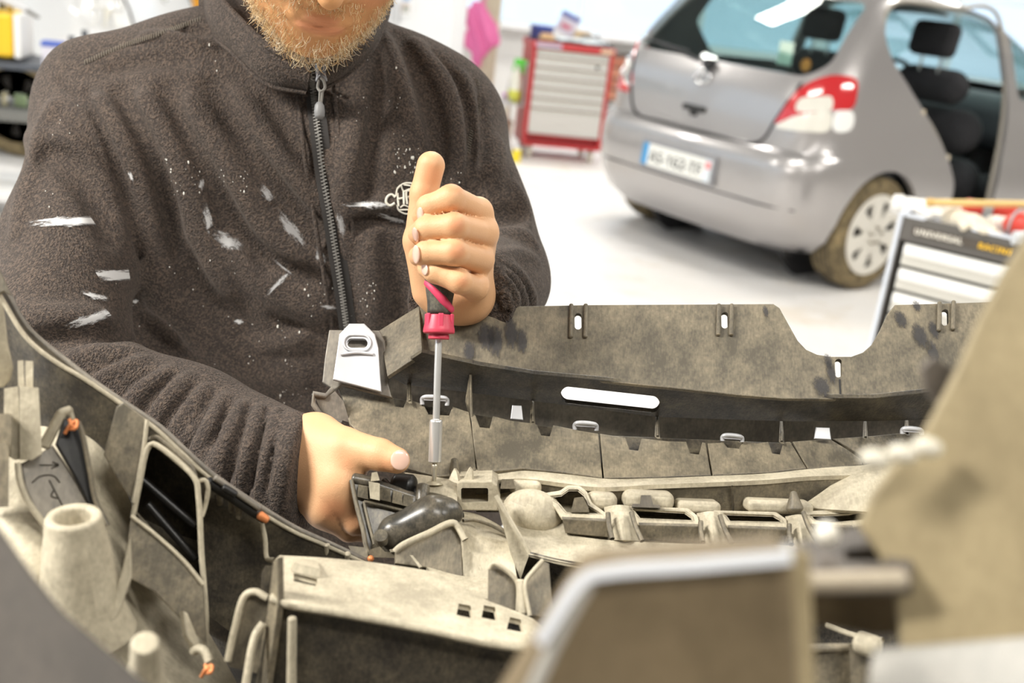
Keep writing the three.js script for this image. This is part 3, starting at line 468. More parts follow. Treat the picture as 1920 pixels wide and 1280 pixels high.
{ // white cupboard with notices
  const a = W(640, 60, 7.9), b = W(846, 60, 7.6), L = Math.hypot(b.x - a.x, b.z - a.z), turn = -Math.atan2(b.z - a.z, b.x - a.x), w = L, t = thing('cupboard', 'tall white steel cupboard with printed notices behind the person', 'cupboard', [(a.x + b.x) / 2, 0, (a.z + b.z) / 2], turn);
  part(t, 'body', box(w, 1.9, .22, 0, .97, -.135, .01), whitePaint); part(t, 'plinth', box(w - .06, .03, .2, 0, .015, -.135), flat(.4, .4, .42));
  for (const s of [-1, 1]) { const d = part(t, 'door', box(w / 2 - .006, 1.84, .02, s * w / 4, .98, -.012, .004), whitePaint); part(d, 'handle', box(.014, .14, .02, s * .03, 1.0, .006, .004), flat(.5, .5, .52, .4)); }
  const sheetTex = (fn) => { const c = document.createElement('canvas'); c.width = 128; c.height = 160; const x = c.getContext('2d'); x.fillStyle = '#f3f4f5'; x.fillRect(0, 0, 128, 160); fn(x); const tx = new THREE.CanvasTexture(c); tx.colorSpace = THREE.SRGBColorSpace; return std({ map: tx, roughness: .8 }); };
  const note = (lx, ly, pw, ph, m, label) => { const d = V3(lx, ly, .006).applyAxisAngle(V3(0, 1, 0), turn).add(t.position); const n = single('notice', new THREE.BoxGeometry(pw, ph, .002), m, label, 'notice'); n.position.copy(d); n.rotation.y = turn; };
  note(w * .08, 1.06, .12, .15, sheetTex(x => { x.fillStyle = '#8aa4c4'; x.fillRect(30, 20, 70, 36); x.fillStyle = '#c9b6ac'; x.fillRect(30, 70, 70, 70); x.fillStyle = '#9aa9a4'; x.fillRect(44, 90, 20, 46); x.fillRect(72, 86, 18, 50); }), 'small colour print taped on the white cupboard door');
  note(w * -.13, 1.22, .16, .10, sheetTex(x => { x.fillStyle = '#c8ccd0'; for (let i = 0; i < 6; i++) x.fillRect(10, 20 + i * 22, 100, 9); }), 'plain text notice taped high on the white cupboard');
}
// ---------- yellow welding machine on its trolley ----------
{
  const o = W(62, 118, 4.8), H = o.y, t = thing('trolley', 'dark steel trolley with two shelves carrying the welding machine', 'trolley', [o.x - .12, 0, o.z - .1], .25), dk = flat(.07, .08, .10, .5);
  part(t, 'shelf', boxUV(box(.56, .03, .40, 0, H - .015, 0, .005)), dk); part(t, 'shelf', boxUV(box(.56, .05, .40, 0, H - .235, 0, .005)), flat(.16, .16, .15, .6)); part(t, 'base', boxUV(box(.62, .05, .46, 0, .13, 0, .01)), flat(.80, .80, .80, .5));
  for (const [x, z] of [[-.265, .185], [.265, .185], [-.265, -.185], [.265, -.185]]) part(t, 'post', box(.025, H + .04, .025, x, (H + .04) / 2 + .1, z, .003), dk);
  for (const [x, z] of [[-.25, .17], [.25, .17], [-.25, -.17], [.25, -.17]]) { const c = part(t, 'castor', cyl(.05, .05, .03, x, .05, z, 'x', 20), rubberMat); part(c, 'castor_fork', box(.04, .02, .04, x, .10, z), steelMat); }
  const at = (x, y, z) => V3(x, y, z).applyAxisAngle(V3(0, 1, 0), .25).add(t.position);
  const m = at(-.03, H, .02), wm = thing('welding_machine', 'yellow welding machine with grey handle on the trolley', 'welding machine', m.toArray(), .25), yl = flat(.86, .55, .02, .4);
  part(wm, 'casing', box(.19, .19, .30, -.045, .11, 0, .02), yl); part(wm, 'side_panel', box(.03, .19, .29, .066, .11, 0, .008), flat(.85, .85, .84, .5)); part(wm, 'feet', merge([box(.16, .02, .04, -.045, .01, .1), box(.16, .02, .04, -.045, .01, -.1)]), rubberMat);
  part(wm, 'name_plate', box(.085, .024, .004, -.055, .162, .151), flat(.42, .36, .52, .5)); for (const x of [-.115, -.06]) { const s = part(wm, 'socket', cyl(.019, .019, .03, x, .055, .158, 'z', 16), flat(.25, .23, .2, .5)); part(s, 'plug', tubeG([V3(x, .055, .17), V3(x + .005, .05, .21), V3(x + .02, -.0, .235)], .009), rubberMat); }
  part(wm, 'handle', tubeG([V3(-.045, .20, .12), V3(-.045, .245, .08), V3(-.045, .25, -.08), V3(-.045, .2, -.12)], .013), rubberMat);
  const gq = at(.0, H + .205, .07), gun = thing('welding_gun', 'grey welding gun laid across the yellow machine', 'welding gun', gq.toArray(), .1); part(gun, 'grip', rodG(V3(-.04, .055, .02), V3(.07, .02, .03), .016, .013), flat(.6, .6, .62, .5)); part(gun, 'nozzle', rodG(V3(.07, .02, .03), V3(.125, -.005, .035), .010, .007), flat(.15, .14, .13, .4)); part(gun, 'trigger', box(.03, .03, .01, .0, .018, .025, .003), flat(.4, .25, .02));
  const bx = at(.175, H, .1), cb = thing('parts_box', 'small blue and white carton beside the welding machine', 'box', bx.toArray(), .25); carton(cb, .09, .10, .08, flat(.72, .70, .78, .6), flat(.07, .13, .5));
  const rl = at(.19, H, -.06), rs = thing('wire_spool', 'white wire spool behind the small carton', 'spool', rl.toArray(), .25); part(rs, 'flange', merge([cyl(.05, .05, .008, 0, .05, -.03, 'z'), cyl(.05, .05, .008, 0, .05, .03, 'z')]), whitePaint); part(rs, 'wire', cyl(.035, .035, .05, 0, .05, 0, 'z'), copperMat);
  const rnd = mulberry(9); const names = ['socket wrench head', 'steel clamp', 'grinder flange']; for (let i = 0; i < 6; i++) { const q = at(-.2 + i * .075, H - .21, .08 + (rnd() - .5) * .1), g = thing('steel_clamp', 'small steel clamp lying on the lower trolley shelf', 'clamp', q.toArray(), rnd() * 3, 'clamps on the trolley shelf'); part(g, 'jaw', merge([box(.03, .05, .02, -.012, .025, 0, .004), box(.03, .05, .02, .022, .025, 0, .004), box(.06, .014, .02, .005, .05, 0, .004)]), flat(.35 + rnd() * .3, .33 + rnd() * .3, .32, .4, .4)); part(g, 'screw', cyl(.006, .006, .07, .005, .03, .012, 'x', 10), steelMat); }
  const hs = single('hose', tubeG([at(.24, H - .2, .2), at(.27, H - .3, .26), at(.22, H - .5, .3), at(.20, .22, .30), at(.19, .015, .34), at(.05, .014, .42)], .014), flat(.66, .65, .62, .6), 'pale grey hose hanging down beside the trolley', 'hose');
  const bp = at(-.20, .155, .12), yb = thing('yellow_bottle', 'yellow plastic bottle standing on the trolley base', 'bottle', bp.toArray(), 0); part(yb, 'bottle', new THREE.LatheGeometry([[.0001, 0], [.045, 0], [.048, .02], [.046, .14], [.02, .18], [.018, .20]].map(a => new THREE.Vector2(...a)), 20), flat(.88, .62, .02, .45)); part(yb, 'cap', cyl(.022, .022, .03, 0, .212, 0), flat(.85, .5, .02, .5));
}
{ const p = W(360, 5, 8.6), t = thing('compressor', 'orange compressor cabinet beyond the white hatchback', 'compressor', [p.x, 0, p.z], .1); part(t, 'cabinet', box(.3, p.y + .30, .4, 0, (p.y + .3) / 2 + .04, 0, .02), flat(.82, .36, .03, .45)); part(t, 'vent', box(.2, .12, .01, 0, p.y - .2, .203), blackSteel); for (const s of [-.1, .1]) part(t, 'foot', box(.05, .05, .3, s, .025, 0), rubberMat); }
{ const p = W(262, 60, 8.8); struct('post', boxUV(box(.16, HC, .16, p.x, HC / 2, p.z, .008)), beigeMat); }
// boxes and rags under the window between chest and car
{
  const p = W(1166, 190, 10.15); const t = thing('parts_crate', 'reddish brown crate under the window beside the tool chest', 'crate', [p.x, 0, p.z], .2), m = flat(.42, .16, .10, .7); for (let i = 0; i < 4; i++) part(t, 'slat', box(.36, .085, .02, 0, .40 + i * .1, .13, .004), i % 2 ? m : flat(.5, .22, .14, .7)); part(t, 'body', box(.36, .44, .25, 0, .56, 0), flat(.12, .10, .09, .8)); part(t, 'leg', merge([box(.03, .36, .03, -.16, .18, .1), box(.03, .36, .03, .16, .18, .1), box(.03, .36, .03, -.16, .18, -.1), box(.03, .36, .03, .16, .18, -.1)]), flat(.3, .3, .3, .5));
  const c = W(1160, 300, 8.9), k = thing('wheel_dolly', 'small black wheeled dolly beside the grey hatchback', 'dolly', [c.x, 0, c.z], .4); part(k, 'plate', box(.16, .02, .12, 0, .09, 0, .004), blackSteel); for (const [x, z] of [[-.06, .04], [.06, .04], [-.06, -.04], [.06, -.04]]) part(k, 'wheel', cyl(.04, .04, .02, x, .04, z, 'x', 16), flat(.2, .2, .24, .6)); part(k, 'mast', rodG(V3(0, .1, 0), V3(-.01, .34, -.02), .012), flat(.2, .22, .3, .5));
  const e = W(968, 292, 8.2), yb = thing('yellow_tin', 'yellow tin on the floor beside the tool chest castor', 'tin', [e.x, 0, e.z], 0); part(yb, 'tin', cyl(.035, .035, .10, 0, .05, 0), flat(.9, .72, .03, .4)); part(yb, 'lid', cyl(.036, .036, .012, 0, .106, 0), flat(.8, .8, .8, .4));
  const e2 = W(962, 270, 8.5), wt = thing('white_tub', 'white plastic tub on the floor beside the chest', 'tub', [e2.x - .10, 0, e2.z + .25], 0); part(wt, 'tub', cyl(.07, .06, .13, 0, .065, 0), whitePaint); part(wt, 'rim', cyl(.074, .074, .015, 0, .133, 0), whitePaint);
}
// ---------- tool cart by the hatchback ----------
{
  const o = W(1690, 400, 3.6), H = o.y, th = -34.4 * Math.PI / 180, t = thing('tool_cart', 'black tool cart with white drawer fronts beside the grey hatchback', 'tool cart', [o.x, 0, o.z], th), w = .47, d = .42, blk = flat(.12, .11, .10, .55), wh = flat(.90, .89, .86, .35), edge = flat(.74, .78, .86, .35);
  part(t, 'body', merge([box(.016, H - .14, d, .008, (H - .14) / 2 + .14, -d / 2, .004), box(.016, H - .14, d, w - .008, (H - .14) / 2 + .14, -d / 2, .004), box(w, .02, d, w / 2, .15, -d / 2), box(w - .03, H - .22, d - .06, w / 2, (H - .2) / 2 + .14, -d / 2 - .02)]), blk);
  for (const ex of [.002, w]) part(t, 'corner_edge', rodG(V3(ex, .15, .002), V3(ex, H, .002), .008), edge, 'pale grey corner edge');
  part(t, 'top_panel', box(w - .012, .085, .02, w / 2, H - .045, -.010, .003), blk);
  const tr = part(t, 'top_tray', merge([box(w - .03, .012, d - .03, w / 2, H - .03, -d / 2), box(w, .045, .014, w / 2, H - .012, -d + .007), box(.014, .045, d, .007, H - .012, -d / 2), box(w * .45, .010, .016, w * .72, H - .002, -.006, .003), box(w * .14, .010, .016, w * .1, H - .002, -.006, .003)]), edge);
  { const c = document.createElement('canvas'); c.width = 1024; c.height = 96; const x = c.getContext('2d'); x.fillStyle = '#544c44'; x.fillRect(0, 0, 1024, 96); x.font = 'bold 84px sans-serif'; x.textBaseline = 'middle'; x.fillStyle = '#f4efe2'; x.fillText('UNIVERSAL', 16, 52, 570); x.fillStyle = '#ffc814'; x.fillText('RACING', 606, 52, 400); const tx = new THREE.CanvasTexture(c); tx.colorSpace = THREE.SRGBColorSpace; const g = new THREE.BoxGeometry(.36, .030, .002); g.translate(w / 2 - .005, H - .046, .002); part(t, 'lettering', g, std({ map: tx, roughness: .6 }), 'white and yellow lettering strip'); }
  for (let i = 0; i < 9; i++) { const y = H - .132 - i * .085; if (y < .2) break; const dr = part(t, 'drawer', merge([box(w - .05, .074, .016, w / 2 + .01, y, -.004, .004)]), flat(.72, .70, .64, .45), 'white drawer front'); part(dr, 'drawer_pull', (() => { const g = box(w - .055, .040, .026, w / 2 + .01, y + .018, .012, .013); return g; })(), wh); }
  for (const [x, z] of [[.06, -.06], [w - .06, -.06], [.06, -d + .06], [w - .06, -d + .06]]) { const c = part(t, 'castor', cyl(.06, .06, .035, x, .06, z, 'x', 24), rubberMat); part(c, 'castor_fork', box(.05, .06, .05, x, .115, z), steelMat); }
  const at = (x, y, z) => V3(x, y, z).applyAxisAngle(V3(0, 1, 0), th).add(V3(o.x, 0, o.z)); const Y = H - .024;
  // what lies on the cart
  const red = flat(.66, .05, .03, .4), gry = flat(.40, .42, .43, .5), crm = flat(.80, .72, .58, .8);
  const tool = (name, label, cat, px, py, dd, fn) => { const p = W(px, py, dd), t2 = thing(name, label, cat, [p.x, Math.max(p.y, Y + .002), p.z], th); fn(t2); return t2; };
  { const p = at(.20, Y, -.24), s = thing('sander', 'red and grey air sander lying at the back of the cart', 'sander', p.toArray(), th + .1); part(s, 'housing', rodG(V3(-.05, .055, 0), V3(.10, .060, -.01), .030, .026), red); part(s, 'collar', cyl(.034, .034, .03, .02, .057, 0, 'x', 20), gry); part(s, 'grip', rodG(V3(.10, .058, -.01), V3(.20, .05, -.02), .022, .026), flat(.80, .30, .25, .45)); part(s, 'lever', rodG(V3(.19, .06, -.02), V3(.23, .085, -.02), .018, .02), red); part(s, 'pad', cyl(.05, .05, .02, -.05, .012, 0, 'y', 24), flat(.15, .14, .13, .7)); }
  { const p = at(.36, Y, -.10), s = thing('polisher', 'red round polisher with silver hose fitting on the cart', 'polisher', p.toArray(), th - .2); part(s, 'housing', (() => { const g = new THREE.SphereGeometry(.046, 24, 16); g.scale(1.35, .95, 1); g.translate(0, .05, 0); return g; })(), red); part(s, 'band', (() => { const g = new THREE.TorusGeometry(.044, .005, 8, 28); g.rotateY(Math.PI / 2); g.translate(-.024, .05, 0); return g; })(), gry); part(s, 'hose_fitting', rodG(V3(.055, .05, 0), V3(.13, .045, .01), .022, .018), steelMat); }
  { const a = at(.075, Y + .075, -.03), b = at(.36, Y + .11, -.24); const s = thing('hammer', 'hammer with a yellow wooden handle across the cart', 'hammer'); part(s, 'handle', rodG(a, b, .0125, .011), flat(.80, .56, .22, .5)); const q = new THREE.Quaternion().setFromUnitVectors(V3(1, 0, 0), b.clone().sub(a).normalize()); const hd = box(.028, .03, .11, 0, 0, 0, .006); hd.applyQuaternion(q); hd.translate(b.x, b.y, b.z); part(s, 'head', hd, steelMat); const cp = cyl(.0145, .0145, .02, 0, 0, 0, 'x', 14); cp.applyQuaternion(q); cp.translate(a.x, a.y, a.z); part(s, 'end_cap', cp, flat(.70, .45, .15, .5)); }
  const glove = (x, z, rot, label, m, s2 = 1) => { const p = at(x, Y, z), gq = thing('work_glove', label, 'glove', p.toArray(), th + rot); const cs = [capsule(V3(-.05, .03, 0), V3(.03, .03, 0), .028 * s2, .032 * s2)]; for (let i = 0; i < 4; i++) cs.push(capsule(V3(.03, .03, -.025 + i * .017), V3(.105, .018 + (i % 2) * .008, -.035 + i * .024), .012, .010)); cs.push(capsule(V3(-.01, .028, .03), V3(.045, .022, .062), .013, .011)); part(gq, 'palm', boxUV(surfaceNets((a, b, c) => { let v = cs[0](a, b, c); for (const k of cs) v = smin(v, k(a, b, c), .012); return smax(v + .002 * Math.sin(a * 140) * Math.sin(c * 120), .003 - b, .004); }, [-.1, -.01, -.07], [.13, .09, .09], .007)), m); part(gq, 'cuff', cyl(.030 * s2, .034 * s2, .03, -.075, .031, 0, 'x', 18), m); };
  glove(.02, -.13, .15, 'white work glove hanging over the cart corner', flat(.88, .86, .82, .85), 1.1); glove(.20, -.07, -.5, 'cream knitted glove lying under the hammer handle', crm); glove(.13, -.30, .5, 'pale glove bundled behind the hammer', flat(.86, .80, .72, .85)); glove(.31, -.20, .9, 'off-white glove crumpled between sander and polisher', flat(.86, .82, .74, .85), .9);
  { const p = at(.435, Y, -.03), s = thing('spray_can', 'silver aerosol can lying beside the polisher', 'can', p.toArray(), th + .6); part(s, 'can', cyl(.027, .027, .11, 0, .028, 0, 'x', 24), flat(.72, .74, .78, .25, .7)); part(s, 'cap', cyl(.023, .023, .03, -.07, .028, 0, 'x', 20), flat(.62, .64, .66, .4)); }
  { const p = at(.46, Y, -.18), s = thing('spray_gun', 'silver paint spray gun standing at the cart end', 'spray gun', p.toArray(), th); part(s, 'cup', cyl(.032, .028, .07, 0, .036, 0), flat(.62, .64, .66, .35, .6)); part(s, 'gun_body', rodG(V3(-.04, .09, 0), V3(.04, .095, 0), .016, .014), steelMat); part(s, 'gun_grip', rodG(V3(.03, .09, 0), V3(.06, .02, .01), .012, .012), flat(.75, .55, .35, .5)); }
}

// ---------- the mechanic ----------
const fleeceN = noiseField(1024, 150, 31, 3, .65), fleeceM = noiseField(1024, 12, 32, 5, .6), fleeceF = noiseField(1024, 340, 33, 1);
const fleeceMap = texture(1024, (i) => { const v = sstep(.30, .78, fleeceN[i] * .8 + fleeceF[i] * .2), w = fleeceM[i]; const c = lerp3([54, 47, 43], [100, 86, 75], v * (.75 + .4 * w)); return c; }, true, 4.2);
const fleeceBump = texture(1024, (i) => fleeceN[i] * 200 + fleeceF[i] * 55, false, 4.2);
const fleeceMat = phys({ map: fleeceMap, bumpMap: fleeceBump, bumpScale: .0026, roughness: .95, sheen: .3, sheenRoughness: .5, sheenColor: rgb(.40, .34, .28) });
const skinMat = phys({ color: rgb(1, 1, 1), vertexColors: true, roughness: .5, bumpMap: texture(512, (i) => N5[i] * 130 + N3[i] * 120, false, 22), bumpScale: .0003, sheen: .15, sheenColor: rgb(.9, .6, .4) });
const mechanic = thing('person', 'person in black fleece jacket leaning over bumper, screwdriver in fist', 'person', [0, 0, 0]);
let jacketSDF;
{
  // --- jacket: base volumes ---
  const cap = (a, b, ra, rb) => capsule(W(...a), W(...b), ra, rb);
  const torso = [cap([330, 270, 1.29], [735, 275, 1.29], .112, .108), cap([310, 420, 1.335], [760, 420, 1.335], .135, .13), cap([310, 600, 1.40], [750, 600, 1.40], .15, .145), cap([310, 800, 1.46], [740, 800, 1.46], .158, .155), cap([310, 1010, 1.54], [740, 1010, 1.54], .16, .16)];
  const shoulders = [cap([470, 108, 1.31], [190, 195, 1.29], .074, .062), cap([655, 122, 1.31], [800, 208, 1.29], .074, .058)];
  const armL = cap([182, 215, 1.275], [100, 625, 1.115], .067, .076);
  const foreL = cap([112, 712, 1.085], [480, 858, .985], .066, .056), foreL2 = cap([480, 858, .985], [640, 905, .945], .056, .054);
  const armR = cap([835, 238, 1.28], [932, 496, 1.215], .062, .056);
  const foreR = cap([938, 520, 1.19], [868, 566, 1.05], .054, .052), foreR2 = cap([868, 566, 1.05], [835, 590, .98], .052, .050);
  const cutLp = W(566, 874, .94), cutLn = EX.clone().multiplyScalar(.97).addScaledVector(EY, -.06).addScaledVector(EZ, .16).normalize();
  const cutRp = W(860, 572, 1.03), cutRn = W(835, 590, .98).sub(W(938, 520, 1.19)).normalize();
  const wob = (x, y, z) => .0022 * (Math.sin(x * 41 + y * 23) + Math.sin(y * 37 - z * 31 + 1.3) + Math.sin(z * 43 + x * 19 + .7));
  const base = (x, y, z) => {
    let t = torso[0](x, y, z); for (let i = 1; i < 5; i++) t = smin(t, torso[i](x, y, z), .1);
    t = smin(t, shoulders[0](x, y, z), .07); t = smin(t, shoulders[1](x, y, z), .07);
    const al = armL(x, y, z), ar = armR(x, y, z);
    let fl = smin(foreL(x, y, z), foreL2(x, y, z), .02); fl = smax(fl, (x - cutLp.x) * cutLn.x + (y - cutLp.y) * cutLn.y + (z - cutLp.z) * cutLn.z, .006);
    let fr = smin(foreR(x, y, z), foreR2(x, y, z), .02); fr = smax(fr, (x - cutRp.x) * cutRn.x + (y - cutRp.y) * cutRn.y + (z - cutRp.z) * cutRn.z, .006);
    const L = smin(al, fl, .028), R = smin(ar, fr, .035);
    let f = smin(t, L, y > 1.08 ? mix(.014, .045, sstep(1.08, 1.17, y)) : .014); f = smin(f, R, y > 1.06 ? mix(.016, .045, sstep(1.06, 1.15, y)) : .016);
    return f + wob(x, y, z);
  };
  // --- folds read along the cloth: ridges stand proud, creases are pressed in ---
  const onCloth = (pts) => { const o = []; let d0 = 0; for (const [x, y] of pts) { const h = march(base, x, y, .85); if (!h) continue; if (d0 && Math.abs(h.d - d0) > .075) break; d0 = h.d; o.push(h.p); } return o; };
  const folds = [];
  const fold = (pts, w, A) => {
    const P = onCloth(pts); if (P.length < 2) return; const c = new THREE.CatmullRomCurve3(P, false, 'centripetal'), n = P.length * 3, seg = [];
    for (let i = 0; i < n; i++) { const a = c.getPoint(i / n), b = c.getPoint((i + 1) / n); seg.push([a.x, a.y, a.z, b.x - a.x, b.y - a.y, b.z - a.z, 1 / Math.max(1e-9, a.distanceToSquared(b))]); }
    const bb = new THREE.Box3().setFromPoints(P).expandByScalar(w * 2.6); folds.push({ seg, n, w2: 1 / (w * w), A, lo: bb.min.toArray(), hi: bb.max.toArray() });
  };
  const ridge = (pts, r = .016, h = .42) => fold(pts, r * .66, r * 1.15 * Math.min(1.25, h / .42)), crease = (pts, r = .012, h = .5) => fold(pts, r * .66, -r * 1.45 * Math.min(1.2, h / .45));
  // chest, left of the zip
  crease([[109, 148], [180, 219], [224, 328], [252, 437], [262, 525], [268, 600]], .0065, .5);
  ridge([[190, 190], [241, 273], [279, 383], [295, 492], [302, 560]], .019, .5); crease([[222, 175], [275, 262], [312, 372], [326, 470]], .018, .5);
  ridge([[268, 190], [339, 320], [378, 437], [425, 540]], .022, .46); crease([[312, 165], [382, 300], [442, 410], [500, 500]], .019, .46);
  ridge([[350, 195], [427, 325], [492, 427], [550, 485]], .021, .44); crease([[398, 160], [474, 284], [550, 383], [596, 440]], .018, .44);
  ridge([[448, 180], [520, 295], [588, 400]], .018, .4); crease([[505, 190], [560, 280], [606, 350]], .014, .4);
  ridge([[275, 66], [330, 72], [395, 88]], .012, .45); crease([[340, 52], [385, 60]], .011, .6); crease([[215, 125], [290, 112], [350, 120]], .014, .3);
  ridge([[284, 492], [306, 560], [383, 630], [476, 690], [560, 705]], .026, .5); crease([[278, 600], [330, 650], [410, 700], [500, 735]], .022, .5);
  crease([[350, 470], [385, 545], [460, 610]], .017, .36); ridge([[440, 470], [510, 545], [600, 590]], .020, .36); crease([[470, 450], [545, 505], [612, 530]], .014, .36);
  ridge([[470, 650], [540, 640], [600, 610]], .016, .36); crease([[520, 600], [580, 620], [630, 600]], .014, .3);
  // chest, right of the zip: folds fan out from the collar
  ridge([[698, 80], [684, 164], [658, 300], [651, 390]], .017, .44); crease([[714, 90], [706, 190], [690, 320], [684, 380]], .015, .46);
  ridge([[722, 62], [752, 150], [778, 262], [786, 340]], .018, .46); crease([[738, 62], [788, 150], [820, 250], [836, 330]], .016, .5);
  ridge([[775, 80], [838, 164], [862, 262], [858, 345]], .017, .5); crease([[812, 100], [868, 190], [880, 280], [874, 350]], .012, .5);
  ridge([[868, 140], [890, 210], [894, 290], [884, 370]], .011, .5); crease([[900, 190], [906, 255], [892, 330]], .011, .5);
  ridge([[938, 270], [928, 320], [898, 370], [882, 420]], .014, .5); crease([[918, 330], [898, 360], [882, 395]], .015, .55);
  ridge([[640, 330], [642, 400], [652, 470]], .012, .36); ridge([[660, 398], [720, 385], [770, 395]], .013, .44); crease([[655, 425], [700, 410], [750, 418]], .013, .44);
  ridge([[690, 470], [698, 540], [705, 600]], .017, .36); crease([[728, 450], [742, 530], [748, 590]], .015, .4);
  // right sleeve
  crease([[925, 410], [960, 402], [985, 405]], .016, .5); ridge([[930, 440], [975, 440], [1000, 455]], .014, .46); ridge([[968, 350], [988, 400], [985, 430]], .012, .42);
  crease([[935, 470], [975, 458], [1005, 466]], .007, .6); ridge([[932, 482], [975, 475], [1008, 490]], .011, .5);
  for (let k = 0; k < 5; k++) { ridge([[928 - k * 3, 490 + k * 10], [962 + 10 - k * 10, 508 + k * 10], [996 - k * 13, 545 + k * 8], [1002 - k * 16, 585]], .0075, .5); crease([[930 - k * 3, 496 + k * 10], [968 - k * 10, 516 + k * 10], [990 - k * 13, 552 + k * 8], [994 - k * 16, 588]], .0055, .55); }
  // left sleeve
  crease([[60, 300], [95, 288], [140, 310], [180, 370], [205, 440]], .024, .34); ridge([[95, 200], [70, 270], [50, 340], [30, 430]], .016, .36);
  ridge([[50, 260], [110, 262], [165, 300], [205, 360]], .016, .32); crease([[160, 170], [200, 250], [232, 340], [252, 440], [262, 540]], .007, .62);
  ridge([[20, 590], [100, 602], [190, 598], [252, 585]], .022, .45); crease([[40, 640], [110, 634], [180, 626], [250, 632]], .017, .6);
  const arc = [[246, 650, 150, 668, 80, 715], [262, 668, 190, 705, 130, 770], [310, 690, 255, 735, 215, 810], [345, 702, 300, 760, 262, 850], [382, 720, 335, 790, 300, 885], [418, 735, 382, 815, 350, 920], [450, 749, 420, 835, 395, 950], [486, 757, 462, 850, 440, 965], [520, 762, 500, 860, 482, 975], [548, 766, 530, 865, 516, 980]];
  arc.forEach(([a, b, c, d, e, f], i) => { ridge([[a, b + 8], [c, d], [e, f]], i < 4 ? .014 : .0105, .55); if (i) crease([[a - 17, b + 6], [c - 19, d], [e - 19, f]], i < 4 ? .010 : .0075, .6); });
  jacketSDF = (x, y, z) => {
    let f = base(x, y, z); if (f > .04 || f < -.045) return f; let add = 0;
    for (const F2 of folds) {
      const l = F2.lo, h = F2.hi; if (x < l[0] || y < l[1] || z < l[2] || x > h[0] || y > h[1] || z > h[2]) continue;
      let best = 1e9, bt = 0; for (let i = 0; i < F2.n; i++) { const s = F2.seg[i], px = x - s[0], py = y - s[1], pz = z - s[2]; let t = (px * s[3] + py * s[4] + pz * s[5]) * s[6]; t = t < 0 ? 0 : t > 1 ? 1 : t; const ux = px - s[3] * t, uy = py - s[4] * t, uz = pz - s[5] * t, d = ux * ux + uy * uy + uz * uz; if (d < best) { best = d; bt = (i + t) / F2.n; } }
      const e = Math.exp(-best * F2.w2); if (e > .01) add += F2.A * e * Math.sqrt(Math.max(0, Math.sin(Math.PI * (.04 + .92 * bt))));
    }
    return f - clamp(add, -.032, .030);
  };
  const g = surfaceNets(jacketSDF, [-.62, .62, -1.72], [.12, 1.42, -.72], .0046);
  const jk = part(mechanic, 'jacket', boxUV(g), fleeceMat, 'black fleece jacket with white paint smears');
  const cloth = (x, y, off = 0) => { const h = march(jacketSDF, x, y, .85); if (!h) return W(x, y, 1.2); const n = gradOf(jacketSDF, h.p); return h.p.addScaledVector(n, off); };
  // --- collar ---
  const bot = [[575, 174, 1.150], [504, 160, 1.158], [440, 104, 1.19], [388, 52, 1.25], [398, -10, 1.34], [470, -60, 1.42], [580, -72, 1.44], [690, -40, 1.38], [728, 8, 1.30], [716, 60, 1.225], [690, 105, 1.175], [640, 148, 1.152], [604, 168, 1.150]];
  const top = [[583, 118, 1.118], [512, 92, 1.125], [452, 40, 1.155], [398, -25, 1.22], [412, -80, 1.31], [480, -122, 1.38], [575, -132, 1.40], [668, -105, 1.345], [714, -50, 1.27], [710, 12, 1.20], [682, 72, 1.145], [638, 112, 1.124], [606, 122, 1.118]];
  const mid = bot.map((b, i) => [(b[0] + top[i][0]) / 2 + (b[0] - 575) * .035, (b[1] + top[i][1]) / 2 + 4, (b[2] + top[i][2]) / 2 - .006]);
  const collar = part(mechanic, 'collar', sheet([top, mid, bot], .006, 64, 5), fleeceMat);
  const roll = part(collar, 'collar_edge', boxUV(tubeG(top.map(p => W(...p)), .0042, 90, 8)), fleeceMat);
  part(collar, 'collar_seam', boxUV(tubeG(bot.map(p => W(p[0], p[1], p[2] - .004)), .0022, 90, 6)), fleeceMat);
  // --- zip ---
  const zipPx = [[588, 168], [592, 205], [599, 262], [608, 330], [620, 400], [632, 480], [642, 545], [651, 612], [660, 680]];
  const zipPts = [W(584, 128, 1.128), W(586, 150, 1.135), ...zipPx.map(([x, y]) => cloth(x, y, .001))];
  const zc = new THREE.CatmullRomCurve3(zipPts, false, 'centripetal'), tape = [[], []];
  for (let i = 0; i <= 40; i++) { const p = zc.getPoint(i / 40); tape[0].push(p.clone().addScaledVector(EX, -.009).addScaledVector(EZ, .001)); tape[1].push(p.clone().addScaledVector(EX, .011).addScaledVector(EZ, .001)); }
  const zip = part(mechanic, 'zip_tape', sheetW(tape, .0015, 80, 3), flat(.028, .025, .023, .9));
  const teeth = []; const NT = 210;
  for (let i = 0; i < NT; i++) { const t = i / NT, p = zc.getPointAt(t), d = zc.getTangentAt(t); const b = box(.0042, .0011, .0022, 0, 0, 0); const m = new THREE.Matrix4().makeBasis(V3().crossVectors(d, EZ).normalize().negate(), d, V3().crossVectors(V3().crossVectors(d, EZ).normalize().negate(), d)); b.applyMatrix4(m); b.translate(p.x, p.y, p.z); b.translate(...EX.clone().multiplyScalar(i % 2 ? .0012 : -.0012).addScaledVector(EZ, .0028).toArray()); teeth.push(b); }
  part(zip, 'zip_teeth', merge(teeth), flat(.26, .25, .23, .5, .2));
  // placket welts either side of the zip
  for (const s of [-1, 1]) { const wl = []; for (let i = 0; i <= 14; i++) wl.push(zc.getPoint(.16 + i / 14 * .84).addScaledVector(EX, s * (.018 + (s > 0 ? .004 : 0))).addScaledVector(EZ, -.001)); part(mechanic, 'placket_seam', boxUV(tubeG(wl, .0026, 60, 6)), fleeceMat); }
